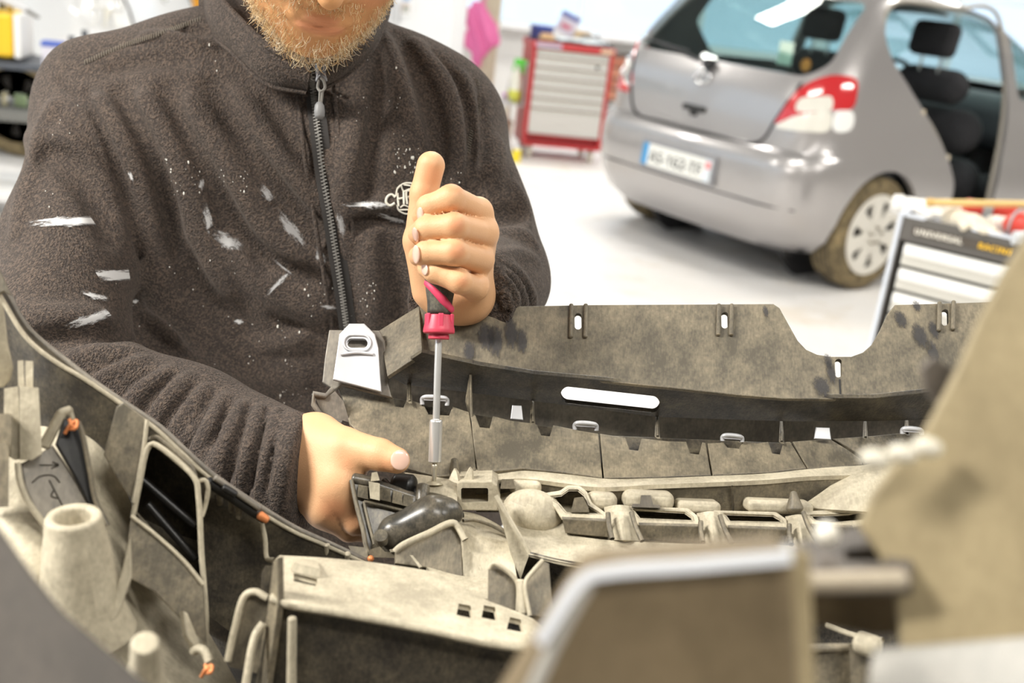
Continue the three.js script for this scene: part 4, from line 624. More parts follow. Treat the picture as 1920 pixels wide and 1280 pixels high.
  // zip pull: slider, bail, cord, toggle
  const sl = part(zip, 'zip_slider', merge([rodG(W(601, 124, 1.112), W(601, 140, 1.112), .0062, .0052), rodG(W(597, 138, 1.109), W(594, 152, 1.109), .0017), rodG(W(607, 138, 1.109), W(611, 152, 1.109), .0017), tubeG([W(594, 152, 1.109), W(602, 142, 1.107), W(611, 152, 1.109)], .0018)]), flat(.16, .16, .165, .4, .6), 'dark metal zip slider');
  part(zip, 'zip_cord', merge([tubeG([W(598, 150, 1.108), W(596, 165, 1.109), W(602, 171, 1.108), W(609, 165, 1.108), W(606, 150, 1.107), W(601, 146, 1.107)], .0016, 30, 6), tubeG([W(600, 170, 1.108), W(599, 195, 1.113)], .0014), tubeG([W(605, 170, 1.108), W(602, 195, 1.113)], .0014)]), flat(.24, .23, .21, .7));
  { const tg = new THREE.LatheGeometry([[0.0001, -.0142], [.0045, -.0142], [.0062, -.010], [.0066, -.002], [.0058, .007], [.0035, .0125], [.0001, .0135]].map(a => new THREE.Vector2(a[0] * .85, a[1] * .62)), 20); const o = W(599, 206, 1.112); tg.applyQuaternion(new THREE.Quaternion().setFromUnitVectors(V3(0, 1, 0), EY)); tg.translate(o.x, o.y, o.z); part(zip, 'zip_toggle', tg, flat(.20, .20, .20, .5), 'grey rubber zip toggle'); }
  // --- seams and overlock stitches ---
  const stitch = (pts, r, n, len) => { const c = new THREE.CatmullRomCurve3(pts.map(([x, y]) => cloth(x, y, .0012)), false, 'centripetal'), gs = []; for (let i = 0; i < n; i++) { const p = c.getPointAt(i / n), d = c.getTangentAt(i / n), s = V3().crossVectors(d, EZ).normalize(); gs.push(rodG(p.clone().addScaledVector(s, -len).addScaledVector(d, .001), p.clone().addScaledVector(s, len).addScaledVector(d, -.001), r, r, 5)); } part(jk, 'stitching', merge(gs), flat(.16, .14, .11, .9)).userData.kind = 'stuff'; };
  stitch([[160, 118], [230, 88], [300, 64], [345, 48], [380, 36]], .0007, 52, .0024);
  stitch([[893, 150], [897, 200], [885, 250], [875, 290]], .0006, 34, .002);
  // --- embroidered emblem: a wheel of rings with the letters C H R ---
  { const gs = [], tr = (pts, r = .0011) => gs.push(tubeG(pts.map(([x, y]) => cloth(x, y, .0008)), r, pts.length * 5, 6));
    tr([[741, 370], [734, 365], [726, 370], [724, 379], [731, 385], [740, 381]], .0014);
    tr([[745, 362], [747, 387]], .0012); tr([[757, 358], [757, 383]], .0012); tr([[745, 374], [757, 371]], .0012);
    tr([[763, 383], [763, 358], [772, 358], [775, 364], [763, 370]], .0012); tr([[767, 370], [776, 383]], .0012);
    tr([[742, 368], [746, 352], [757, 344], [771, 343], [780, 347]], .0009); tr([[744, 384], [748, 394], [760, 400], [774, 399]], .0009);
    tr([[752, 347], [757, 358], [768, 354], [779, 356]], .0009); tr([[750, 389], [757, 385], [768, 389], [778, 388]], .0009); tr([[757, 346], [770, 348], [780, 353]], .0009); tr([[748, 393], [763, 393], [776, 394]], .0009); tr([[746, 353], [752, 347]], .0009);
    part(jk, 'embroidery', merge(gs), flat(.74, .70, .60, .85), 'cream embroidered wheel emblem with letters CHR'); }
  // --- white paint dried on the fleece: smears with ragged outlines, and specks ---
  const smear = [[135, 416, 150, 26, -.08, .95], [218, 516, 74, 30, .12, .85], [176, 556, 38, 12, .5, .8], [168, 598, 72, 24, -.35, .9], [252, 563, 18, 12, -.25, .8], [390, 415, 14, 90, -.2, .6], [425, 452, 60, 34, .6, .45], [545, 430, 20, 110, -.65, .4], [500, 365, 16, 60, -.6, .5], [247, 330, 8, 26, -.35, .7], [655, 382, 40, 12, .12, .85], [690, 384, 90, 16, .02, .8], [735, 408, 60, 18, .3, .6], [600, 480, 18, 44, -.6, .5], [520, 532, 60, 12, -.8, .55], [530, 500, 50, 8, .75, .4], [448, 602, 20, 16, 0, .7], [376, 345, 8, 30, 0, .6], [640, 420, 14, 60, -.1, .4], [615, 575, 30, 12, .1, .45]];
  const sn = noiseField(256, 48, 41, 3, .7), sn2 = noiseField(256, 6, 42, 3, .6);
  const smearAlpha = [0, 1, 2].map(q => texture(256, (i, x, y) => { const u = x / 255 * 2 - 1, v = y / 255 * 2 - 1, e = Math.sqrt(u * u * .9 + v * v) + (sn2[(i + q * 9973) % 65536] - .5) * .7; const st = sn[(((y * 3) & 255) * 256 + ((x >> 1) + q * 60 & 255))]; return 255 * clamp(sstep(.52, .72, sn[(i + q * 7919) % 65536] * .26 + st * .26 + (1 - e) * .66)) ; }, false));
  smear.forEach(([x, y, w, h, rot, op], i) => {
    const hh = march(jacketSDF, x, y, .85); if (!hh) return; const s = hh.d / F, n = gradOf(jacketSDF, hh.p, .01);
    const zx = V3(0, .22, 1).normalize(), xx = EX.clone().multiplyScalar(Math.cos(rot)).addScaledVector(EY, -Math.sin(rot)); xx.addScaledVector(zx, -xx.dot(zx)).normalize(); const yx = V3().crossVectors(zx, xx);
    const e = new THREE.Euler().setFromRotationMatrix(new THREE.Matrix4().makeBasis(xx, yx, zx));
    const dg = new DecalGeometry(jk, hh.p, e, V3(w * 1.3 * s, h * 1.25 * s, .05)); if (!dg.attributes.position.count) return;
    const pa = dg.attributes.position, na = dg.attributes.normal; for (let k = 0; k < pa.count; k++) pa.setXYZ(k, pa.getX(k) + na.getX(k) * .0007, pa.getY(k) + na.getY(k) * .0007, pa.getZ(k) + na.getZ(k) * .0007);
    part(jk, 'paint_smear', dg, std({ color: rgb(.74, .74, .74), alphaMap: smearAlpha[i % 3], transparent: true, opacity: op, roughness: .9, polygonOffset: true, polygonOffsetFactor: -2 }), 'dried white paint');
  });
  { const gs = [], rr = mulberry(77), zones = [[700, 200, 120, 160, 26], [760, 300, 50, 40, 34], [340, 330, 60, 60, 34], [430, 340, 60, 40, 18], [600, 560, 60, 60, 14], [670, 560, 60, 50, 22], [480, 640, 140, 80, 20], [850, 350, 60, 50, 10], [480, 120, 180, 90, 10], [560, 740, 60, 30, 12], [330, 520, 200, 160, 16], [120, 300, 60, 200, 10]];
    for (const [x, y, w, h, n] of zones) for (let i = 0; i < n; i++) { const X = x + (rr() - .5) * w * 1.2, Y = y + (rr() - .5) * h * 1.2, p = march(jacketSDF, X, Y, .85); if (!p) continue; const g = new THREE.IcosahedronGeometry(.0004 + rr() * rr() * rr() * .0012, 0); g.scale(1, 1 + rr() * 1.4, 1); g.translate(p.p.x, p.p.y, p.p.z); gs.push(g); }
    part(jk, 'paint_specks', merge(gs), flat(.85, .83, .76, .8)).userData.kind = 'stuff'; }

  // --- head ---
  const hq = camera.quaternion.clone().multiply(new THREE.Quaternion().setFromEuler(new THREE.Euler(50 * Math.PI / 180, 15 * Math.PI / 180, -7 * Math.PI / 180, 'YXZ')));
  const HS = 1.1, hc = W(582, 98, 1.078).sub(V3(0, -.107 * HS, .07 * HS).applyQuaternion(hq));
  const L = (x, y, z) => V3(x, y, z).applyQuaternion(hq).add(hc), hqi = hq.clone().invert();
  const e = (x, y, z, a, b, c) => ellipsoid(V3(x, y, z), a, b, c), cc = (a, b, ra, rb) => capsule(V3(...a), V3(...b), ra, rb);
  const H = { skull: e(0, .035, -.015, .077, .088, .098), face: e(0, -.02, .022, .064, .085, .068), jaw: e(0, -.062, .022, .060, .046, .062), chin: e(0, -.090, .062, .027, .022, .024), nose: cc([0, .014, .088], [0, -.024, .106], .009, .0115), wingA: e(.013, -.029, .092, .008, .007, .009), wingB: e(-.013, -.029, .092, .008, .007, .009), cheekA: e(.038, -.02, .062, .026, .026, .024), cheekB: e(-.038, -.02, .062, .026, .026, .024), lipU: cc([-.022, -.0575, .083], [.022, -.0575, .083], .0052, .0052), lipU2: e(0, -.057, .089, .013, .004, .0055), lipL: e(0, -.0665, .088, .018, .0045, .0065), brow: cc([-.035, .035, .075], [.035, .035, .075], .012, .012), neck: cc([0, -.04, -.05], [0, -.15, -.15], .052, .056), earA: e(.079, .0, -.015, .008, .03, .02), earB: e(-.079, .0, -.015, .008, .03, .02), sockA: e(.032, .014, .092, .016, .010, .012), sockB: e(-.032, .014, .092, .016, .010, .012), mouth: cc([-.023, -.0625, .094], [.023, -.0625, .094], .0022, .0022), mouthL: cc([-.02, -.0625, .096], [.02, -.0625, .096], .003, .003) };
  const headL = (x, y, z) => {
    let f = smin(H.skull(x, y, z), H.face(x, y, z), .04); f = smin(f, H.jaw(x, y, z), .03); f = smin(f, H.chin(x, y, z), .022); f = smin(f, H.cheekA(x, y, z), .02); f = smin(f, H.cheekB(x, y, z), .02); f = smin(f, H.brow(x, y, z), .015);
    f = smax(f, -H.sockA(x, y, z), .012); f = smax(f, -H.sockB(x, y, z), .012); f = smin(f, H.nose(x, y, z), .010); f = smin(f, H.wingA(x, y, z), .006); f = smin(f, H.wingB(x, y, z), .006);
    f = smin(f, H.lipU(x, y, z), .007); f = smin(f, H.lipU2(x, y, z), .006); f = smin(f, H.lipL(x, y, z), .006); f = smax(f, -H.mouth(x, y, z), .003); f = smin(f, H.earA(x, y, z), .01); f = smin(f, H.earB(x, y, z), .01); f = smin(f, H.neck(x, y, z), .03); return f;
  };
  const hg = surfaceNets(headL, [-.11, -.21, -.14], [.11, .14, .14], .0036);
  { const p = hg.attributes.position, c = []; for (let i = 0; i < p.count; i++) { const x = p.getX(i), y = p.getY(i), z = p.getZ(i); let k = [.66, .33, .135]; const lip = Math.max(sstep(.006, 0, Math.abs(H.lipL(x, y, z))), sstep(.005, 0, Math.abs(H.lipU2(x, y, z)))) * (z > .07 ? 1 : 0); k = lerp3(k, [.62, .24, .12], lip * .8); const ck = sstep(.02, 0, Math.hypot(Math.abs(x) - .04, y + .02, z - .08) - .012); k = lerp3(k, [.72, .30, .15], ck * .6); if (y > .055 || z < -.06 && y > -.05) k = [.12, .08, .05]; c.push(...k); } hg.setAttribute('color', new THREE.Float32BufferAttribute(c, 3)); hg.scale(HS, HS, HS); hg.applyQuaternion(hq); hg.translate(hc.x, hc.y, hc.z); }
  // --- hands ---
  const pc = (a, b) => capsule(W(a[0], a[1], a[2]), W(b[0], b[1], b[2]), a[3] * a[2] / F, b[3] * b[2] / F);
  const chain = (pts) => { const s = []; for (let i = 0; i + 1 < pts.length; i++) s.push(pc(pts[i], pts[i + 1])); return (x, y, z) => { let f = s[0](x, y, z); for (let i = 1; i < s.length; i++) f = smin(f, s[i](x, y, z), .004); return f; }; };
  const handOf = (palm, fingers, kp, kf) => { const ps = palm.map(([a, b]) => pc(a, b)), fs = fingers.map(chain); return (x, y, z) => { let p = ps[0](x, y, z); for (let i = 1; i < ps.length; i++) p = smin(p, ps[i](x, y, z), kp); let f = p; for (const g of fs) f = Math.min(f, smin(p, g(x, y, z), kf)); return f; }; };
  const f1 = [[[897, 395, .968, 23], [846, 371, .925, 24.5], [803, 387, .930, 21], [790, 404, .942, 18]], [[906, 437, .968, 25], [852, 424, .918, 25], [800, 429, .925, 23], [784, 438, .940, 20]], [[903, 487, .968, 25], [852, 473, .918, 24.5], [800, 474, .925, 22.5], [785, 480, .940, 19.5]], [[890, 540, .968, 23], [862, 528, .925, 22.5], [815, 511, .928, 19], [798, 504, .936, 16]], [[802, 545, 1.0, 30], [786, 450, .985, 28], [795, 362, .972, 25.5], [808, 310, .968, 26.5]]];
  const hand1 = handOf([[[897, 395, .972, 22], [880, 545, 1.02, 30]], [[906, 440, .972, 24], [876, 550, 1.02, 30]], [[892, 535, .972, 23], [872, 555, 1.02, 32]], [[788, 455, .99, 26], [828, 552, 1.01, 33]], [[835, 562, 1.0, 32], [878, 560, 1.02, 32]], [[862, 556, 1.015, 34], [905, 540, 1.12, 36]]], f1, .022, .009);
  const f2 = [[[600, 822, .952, 38], [645, 838, .934, 37], [712, 852, .918, 29.5], [744, 863, .912, 25]], [[640, 912, .926, 29], [668, 978, .930, 24], [715, 985, .965, 19]], [[612, 955, .932, 30], [655, 992, .940, 23], [712, 1000, .968, 18]]];
  const hand2 = handOf([[[578, 835, .962, 36], [640, 895, .930, 32]], [[574, 872, .966, 42], [628, 925, .930, 32]], [[576, 908, .968, 40], [606, 955, .940, 30]], [[590, 822, .955, 40], [636, 870, .935, 26]], [[575, 872, .968, 40], [490, 862, .995, 30]]], f2, .03, .012);
  const bounds = (pts, pad) => { const b = new THREE.Box3(); pts.forEach(p => b.expandByPoint(p)); b.expandByScalar(pad); return [b.min.toArray(), b.max.toArray()]; };
  const tint = (g, spots) => { const p = g.attributes.position, c = [], q = V3(), S = spots.map(s => [W(s[0], s[1], s[2]), s[3], s[4] || .8]); for (let i = 0; i < p.count; i++) { q.fromBufferAttribute(p, i); let k = [.74, .42, .22], t = 0; for (const [w, r, a] of S) t = Math.max(t, a * sstep(r, r * .25, q.distanceTo(w))); k = lerp3(k, [.66, .27, .125], t); const n = 0; c.push(k[0] * (1 + n), k[1] * (1 + n * 1.4), k[2] * (1 + n * 1.8)); } g.setAttribute('color', new THREE.Float32BufferAttribute(c, 3)); return g; };
  let b = bounds([W(760, 285, .96), W(930, 600, .96), W(930, 540, 1.12), W(760, 520, 1.12), W(840, 440, .90)], .03);
  const g1 = tint(surfaceNets(hand1, b[0], b[1], .0021), [[850, 352, .92, .012], [855, 400, .915, .010, .5], [858, 424, .905, .012], [858, 472, .905, .013], [868, 530, .91, .012], [808, 330, .955, .018, .55], [800, 358, .955, .012, .6]]);
  b = bounds([W(540, 760, .95), W(780, 1010, .95), W(470, 838, 1.02), W(720, 1000, .99), W(620, 880, .89)], .03);
  const g2 = tint(surfaceNets(hand2, b[0], b[1], .0024), [[650, 868, .92, .014], [720, 880, .90, .012, .6], [640, 850, .91, .014, .5], [625, 960, .91, .02, .7], [762, 880, .90, .008, .6], [660, 980, .91, .02, .5]]);
  const body = merge2([hg, g1, g2]); part(mechanic, 'body', boxUV(body), skinMat, 'fair skin with reddened knuckles');
  // fingernails
  const nailMat = phys({ color: rgb(.80, .53, .42), roughness: .25, clearcoat: .4 });
  const nail = (sdf, px, py, w, h, rot) => { const hh = march(sdf, px, py, .8); if (!hh) return; const n = gradOf(sdf, hh.p, .003), s = hh.d / F; let x = EX.clone().multiplyScalar(Math.cos(rot)).addScaledVector(EY, -Math.sin(rot)); x.addScaledVector(n, -x.dot(n)).normalize(); const y = V3().crossVectors(n, x); const g = new THREE.SphereGeometry(1, 18, 12); g.scale(w * s / 2, h * s / 2, .0016); g.applyMatrix4(new THREE.Matrix4().makeBasis(x, y, n).setPosition(hh.p)); part(mechanic, 'fingernail', g, nailMat); };
  nail(hand1, 788, 402, 18, 30, .1); nail(hand1, 779, 440, 20, 34, .05); nail(hand1, 780, 477, 22, 36, .05); nail(hand1, 796, 504, 28, 22, .5); nail(hand2, 750, 862, 36, 38, .15);
  // --- beard: fine curled strands over cheeks, jaw, chin and lip ---
  { const gs = [], rr = mulberry(5), P = [], col = []; const cols = [[.78, .58, .30], [.86, .74, .52], [.45, .27, .11], [.62, .40, .17], [.90, .83, .68]];
    let made = 0, tries = 0;
    while (made < 4600 && tries++ < 90000) {
      const th = (rr() - .5) * Math.PI * 1.25, y = -.118 + rr() * .105, zc = .0; const dx = Math.sin(th), dz = Math.cos(th); let t = .16, hit = null;
      for (let k = 0; k < 60; k++) { const f = headL(dx * t, y, zc + dz * t); if (f < .0006) { hit = V3(dx * t, y, zc + dz * t); break; } t -= f * .8; if (t < .01) break; } if (!hit) continue;
      const lip = Math.hypot(hit.x / .03, (hit.y + .063) / .014); if (lip < 1 && hit.z > .06) continue; const mo = hit.y > -.052 && Math.abs(hit.x) < .034 && hit.z > .06; if (hit.y > -.036 && Math.abs(hit.x) < .052) continue; if (!mo && hit.y > -.058 && Math.abs(hit.x) < .045) { if (rr() > .12) continue; }
      const n = V3(headL(hit.x + .002, hit.y, hit.z) - headL(hit.x - .002, hit.y, hit.z), headL(hit.x, hit.y + .002, hit.z) - headL(hit.x, hit.y - .002, hit.z), headL(hit.x, hit.y, hit.z + .002) - headL(hit.x, hit.y, hit.z - .002)).normalize();
      const low = sstep(-.06, -.1, hit.y), len = mix(.005, .0115, low) * (.5 + rr() * .9), down = V3((rr() - .5) * .9, -1, (rr() - .5) * .5).normalize();
      const a = hit, d1 = n.clone().multiplyScalar(.55).addScaledVector(down, .75).normalize(), curl = V3(rr() - .5, rr() - .5, rr() - .5).multiplyScalar(1.5);
      const p1 = a.clone().addScaledVector(d1, len * .45), d2 = d1.clone().add(curl.multiplyScalar(1.0)).addScaledVector(n, -.4).normalize(), p2 = p1.clone().addScaledVector(d2, len * .4), d3 = d2.clone().add(V3(rr() - .5, rr() - .2, rr() - .5).multiplyScalar(1.2)).normalize(), p3 = p2.clone().addScaledVector(d3, len * .3);
      const pts = [a, p1, p2, p3].map(v => v.multiplyScalar(HS).applyQuaternion(hq).add(hc)); const g = tubeG(pts, .00015 + rr() * .00010, 6, 3); const c = cols[Math.floor(rr() * rr() * 5 + (low > .5 ? rr() * 1.5 : 0)) % 5], n2 = g.attributes.position.count, ca = new Float32Array(n2 * 3); for (let k = 0; k < n2; k++) ca.set(c, k * 3); g.setAttribute('color', new THREE.BufferAttribute(ca, 3)); gs.push(g.toNonIndexed()); made++;
    }
    part(mechanic, 'beard', mergeGeometries(gs), std({ vertexColors: true, roughness: .5 }), 'short curly blond and grey beard').userData.kind = 'stuff'; }
  // hair cap (above the frame)
  { const f = (x, y, z) => smax(headL(x, y, z) - .008, -(y - .045 - Math.max(0, z) * .5) * .9, .006) ; const g = surfaceNets(f, [-.11, .0, -.14], [.11, .16, .14], .007); g.scale(HS, HS, HS); g.applyQuaternion(hq); g.translate(hc.x, hc.y, hc.z); part(mechanic, 'hair', boxUV(g), flat(.16, .10, .05, .8)); }
  // trousers and shoes, below the bumper
  { const k = [[-.42, .72, -1.47], [-.10, .74, -1.50]]; const legs = k.map(([x, y, z], i) => { const s = i ? .02 : -.02; return [V3(x, y, z), V3(x + s, .40, z + .10), V3(x + s * 1.6, .07, z - .02)]; });
    const caps = [capsule(V3(-.36, .78, -1.50), V3(-.16, .78, -1.50), .14, .14)]; for (const [a, b2, c] of legs) caps.push(capsule(a, b2, .095, .072), capsule(b2, c, .07, .052));
    const f = (x, y, z) => { let v = caps[0](x, y, z); for (let i = 1; i < caps.length; i++) v = smin(v, caps[i](x, y, z), .04); return smax(v, .05 - y, .01); };
    part(mechanic, 'trousers', boxUV(surfaceNets(f, [-.7, .02, -1.8], [.2, .98, -1.2], .014)), flat(.03, .035, .05, .9));
    for (const [, , c] of legs) { const sf = (x, y, z) => { let v = smin(capsule(V3(c.x, .055, c.z - .02), V3(c.x, .05, c.z + .17), .05, .048)(x, y, z), capsule(V3(c.x, .06, c.z), V3(c.x, .14, c.z), .055, .055)(x, y, z), .03); return smax(v, .003 - y, .004); }; part(mechanic, 'shoe', boxUV(surfaceNets(sf, [c.x - .09, -.01, c.z - .12], [c.x + .09, .22, c.z + .26], .01)), blackSteel); } }
}
function merge2(list) { return mergeGeometries(list.map(g => { const h = g.toNonIndexed(); return h; })); }

// ---------- screwdriver ----------
{
  const t = thing('screwdriver', 'screwdriver with grey and red grip driven into the bumper flange', 'screwdriver');
  const tip = W(814, 905, .938), top = W(829, 430, .946), L = tip.distanceTo(top), q = new THREE.Quaternion().setFromUnitVectors(V3(0, 1, 0), top.clone().sub(tip).normalize()), k = L / 475, mm = .955 / F;
  const satin = std({ color: rgb(.80, .79, .77), metalness: .75, roughness: .3 });
  const lat = (pr, seg = 28) => { const g = new THREE.LatheGeometry(pr.map(([r, y]) => new THREE.Vector2(Math.max(r * mm, 1e-5), (905 - y) * k)), seg); g.applyQuaternion(q); g.translate(tip.x, tip.y, tip.z); return boxUV(g); };
  part(t, 'bit', lat([[0, 905], [4, 904], [4.5, 896], [4.5, 880], [6.5, 878], [6.5, 872], [5, 870], [5, 866], [0, 866]], 6), std({ color: rgb(.62, .58, .48), metalness: .8, roughness: .35 }), 'steel hexagon bit');
  part(t, 'bit_holder', lat([[0, 867], [10.5, 867], [12, 865], [12, 792], [11, 788], [7, 786], [0, 786]]), satin, 'bright steel bit holder');
  part(t, 'shaft', lat([[6.5, 790], [6.5, 636], [0, 636]]), satin);
  const satinX = 0, redP = flat(.62, .055, .10, .42), redL = flat(.66, .06, .12, .38);
  const col = part(t, 'collar', lat([[0, 637], [19, 637], [19.5, 635], [19.5, 629], [17, 627], [28, 626], [29.5, 623], [29, 617], [26, 604], [23.5, 592], [22, 590], [0, 590]], 36), redP, 'red moulded collar');
  const fl = []; for (let i = 0; i < 6; i++) { const a = i / 6 * Math.PI * 2 + .2, g = box(10 * mm, 34 * k, 5 * mm, 0, (905 - 606) * k, 25.5 * mm, .001); g.rotateX(0); const m = new THREE.Matrix4().makeRotationY(a); g.applyMatrix4(m); g.applyQuaternion(q); g.translate(tip.x, tip.y, tip.z); fl.push(g); } part(col, 'collar_flute', merge(fl), redL);
  part(t, 'grip', lat([[0, 592], [22.5, 592], [22.8, 580], [23.5, 566], [27, 545], [30, 520], [31, 480], [31, 440], [28, 415], [20, 404], [0, 402]], 32), std({ map: dustyTex([58, 56, 52], [112, 106, 90], .35, .7, 6), roughness: .75 }), 'grey rubber grip');
  { const pts = []; for (let i = 0; i < 28; i++) { const a = i / 28 * Math.PI * 2, x = Math.sin(a), z = Math.cos(a), y = 556 + 24 * x, r = mix(26.5, 23, clamp((y - 535) / 45)) * mm - .0018; pts.push(V3(x * r, (905 - y) * k, z * r).applyQuaternion(q).add(tip)); } const g = tubeG(pts, .0040, 80, 8, true); part(t, 'grip_stripe', g, flat(.72, .06, .14, .5), 'red stripe curling round the grip'); }
  // the screw it turns
  const s = thing('screw', 'round steel screw under the screwdriver tip', 'screw', tip.toArray()); s.quaternion.setFromUnitVectors(V3(0, 1, 0), W(816, 850, .938).sub(W(814, 905, .938)).normalize());
  part(s, 'head', new THREE.LatheGeometry([[.0001, -.0012], [.0078, -.0014], [.0080, -.0006], [.0048, .0012], [.0001, .0016]].map(a => new THREE.Vector2(...a)), 24), flat(.62, .56, .42, .4, .5)); part(s, 'thread', cyl(.002, .0012, .014, 0, -.009, 0, 'y', 10), steelMat);
}

// ---------- air guide panel: the sloping upright sheet, its shadowed fold and clip row ----------
{
  const t = thing('air_guide_panel', 'wide dusty black plastic air guide with slots standing on the bumper edge', 'car part');
  const face = planeOf([790, 573, 1.035], [1450, 569, 1.035], [1200, 722, .985]);
  const slot = (x, y, h = 34) => ovalPx(x, y, 17, h, 0);
  const main = [[785, 573], [846, 573], [848, 590], [858, 599], [872, 603], [888, 600], [900, 591], [912, 575], [1100, 571], [1300, 570], [1450, 569], [1462, 577], [1478, 606], [1496, 638], [1512, 655], [1532, 664], [1556, 668], [1596, 668], [1618, 660], [1634, 646], [1650, 618], [1664, 588], [1678, 571], [1840, 566], [1960, 563], [1960, 712], [1800, 728], [1640, 747], [1560, 748], [1470, 747], [1380, 740], [1269, 728], [1130, 714], [1000, 702], [900, 686], [790, 662]];
  const mf = part(t, 'face_sheet', plate(face, main, .003, [slot(1084, 602), slot(1359, 600), slot(1772, 595), slot(1572, 690, 38)], .0009), plasticMid, 'dusty scuffed black sheet');
  for (const [x, y, h] of [[1071, 604, 58], [1098, 604, 58], [1347, 602, 54], [1371, 602, 54], [1760, 596, 50], [1786, 594, 50]]) { const a = face.at(x, y - h / 2).addScaledVector(face.n, .003), b = face.at(x - 1, y + h / 2).addScaledVector(face.n, .002); part(mf, 'slot_rib', boxUV(rodG(a, b, .0021, .0024, 8)), plasticMid); }
  { const a = face.at(1574, 712).addScaledVector(face.n, .0005), b = face.at(1576, 748).addScaledVector(face.n, .0005); part(mf, 'score_line', rodG(a, b, .0008, .0008, 6), rubberMat); }
  // hand marks wiped into the dust
  const mk = noiseField(128, 10, 91, 3, .6), mkA = texture(128, (i, x, y) => { const u = x / 127 * 2 - 1, v = y / 127 * 2 - 1; return 255 * sstep(.95, .55, Math.hypot(u, v) + (mk[i] - .5) * .6); }, false), mkM = std({ color: rgb(.045, .043, .045), alphaMap: mkA, transparent: true, opacity: .75, roughness: .6, polygonOffset: true, polygonOffsetFactor: -2 });
  for (const [x, y, w, h] of [[912, 632, 30, 52], [930, 640, 26, 60], [958, 625, 24, 60], [978, 640, 22, 46], [1552, 678, 14, 26], [1540, 725, 28, 36], [1558, 700, 16, 40], [1688, 600, 22, 34], [1724, 630, 26, 46], [1748, 660, 20, 44], [1718, 575, 14, 22], [1435, 585, 10, 22], [880, 660, 20, 40], [1750, 620, 16, 34]]) { const p = face.at(x, y), s = 1.03 / F, g = new THREE.PlaneGeometry(w * s * 1.25, h * s * 1.4); g.applyMatrix4(new THREE.Matrix4().makeBasis(face.u, face.v, face.n).setPosition(p.addScaledVector(face.n, .0005))); part(mf, 'hand_mark', g, mkM); }
  part(t, 'end_facet', plate(planeOf([712, 619, 1.03], [785, 573, 1.035], [725, 704, .985]), [[711, 619], [770, 582], [786, 573], [792, 662], [726, 705]], .003), plasticMid);
  // shadowed fold under the lip: runs back and down, with the long slot
  const fold = planeOf([850, 676, .983], [1480, 747, .983], [1200, 800, 1.05]);
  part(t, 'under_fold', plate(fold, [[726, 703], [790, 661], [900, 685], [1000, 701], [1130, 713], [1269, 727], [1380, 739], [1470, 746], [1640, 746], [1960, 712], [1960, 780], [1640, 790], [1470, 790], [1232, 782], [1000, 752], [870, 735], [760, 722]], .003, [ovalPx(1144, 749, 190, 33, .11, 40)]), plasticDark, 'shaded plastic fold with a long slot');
  const wallP = planeOf([870, 745, 1.045], [1480, 790, 1.045], [1200, 830, 1.055]);
  part(t, 'rear_wall', plate(wallP, [[716, 690], [870, 725], [1000, 748], [1232, 776], [1470, 784], [1640, 784], [1960, 770], [1960, 870], [1470, 870], [1232, 866], [1000, 850], [870, 830], [716, 770]], .003), plasticGrey);
  const tri = (pts, d0, d1) => { const A = W(pts[0][0], pts[0][1], d0), B = W(pts[1][0], pts[1][1], d1), C = W(pts[2][0], pts[2][1], d1 - .004); const n = EX.clone().multiplyScalar(.0013); return loftSolid([A, B, C].map(p => p.clone().sub(n)), [A, B, C].map(p => p.clone().add(n))); };
  for (const [x, y0, y1] of [[767, 700, 752], [998, 745, 792], [1232, 776, 818], [1465, 786, 828], [1622, 782, 820], [1700, 776, 812]]) part(t, 'gusset', boxUV(merge([tri([[x, y0], [x - 2, y1], [x + 3, y1 + 4]], 1.04, .998), tubeOf([[x, y0, 1.04], [x + 1, y1, .997]], .0013)])), plasticMid);
  function tubeOf(p, r) { return tubeG(p.map(a => W(...a)), r, 6, 6); }
  part(t, 'tall_fin', boxUV(merge([pxBlock([[880, 702], [884, 704], [886, 800], [890, 870], [893, 888], [886, 888], [878, 760], [872, 752]], 1.0, 1.03), tubeOf([[882, 702, 1.0], [884, 770, .998], [887, 830, .992], [893, 888, .985]], .0014)])), plasticMid);
  // lower row of clip panels
  const lowP = planeOf([760, 760, 1.0], [1470, 828, 1.0], [1130, 898, .955]);
  const notch = (x, y, w = 30, h = 21) => [[x - w / 2, y - 2], [x - w / 2 + 8, y + h], [x + w / 2 - 6, y + h + 2], [x + w / 2, y - 1]];
  const panels = [
    [[626, 706], [735, 737], ...notch(748, 741, 28, 20).slice(1, 3).map(([x, y]) => [x, y]), [763, 747], [795, 757], ...notch(822, 762, 52, 14), [880, 772], [888, 830], [893, 888], [820, 893], [764, 878], [700, 838], [656, 795], [642, 745]],
    [[882, 771], ...notch(908, 780, 32, 20), [960, 788], [1000, 793], ...notch(1022, 797, 30, 18), [1085, 806], [1122, 812], [1130, 896], [1060, 886], [980, 878], [896, 886], [888, 830]],
    [[1125, 812], ...notch(1188, 822, 30, 20), [1250, 826], ...notch(1302, 829, 30, 20), [1323, 830], [1334, 891], [1230, 895], [1133, 896]],
    [[1327, 830], [1350, 829], ...notch(1374, 829, 36, 9), [1420, 830], ...notch(1455, 829, 28, 20), [1482, 827], [1513, 878], [1440, 886], [1337, 891]],
    [[1486, 827], [1556, 822], [1586, 840], [1615, 860], [1617, 871], [1560, 876], [1516, 878]],
    [[1560, 822], [1640, 816], [1720, 808], [1800, 800], [1800, 862], [1700, 868], [1622, 868], [1617, 856], [1588, 836]]];
  part(t, 'panel_backing', plate(planeOf([760, 760, 1.018], [1470, 828, 1.018], [1130, 898, .972]), [[640, 720], [735, 745], [880, 775], [1125, 815], [1480, 830], [1800, 802], [1800, 862], [1516, 876], [1334, 889], [1133, 893], [893, 884], [820, 888], [700, 830]], .002), plasticDark);
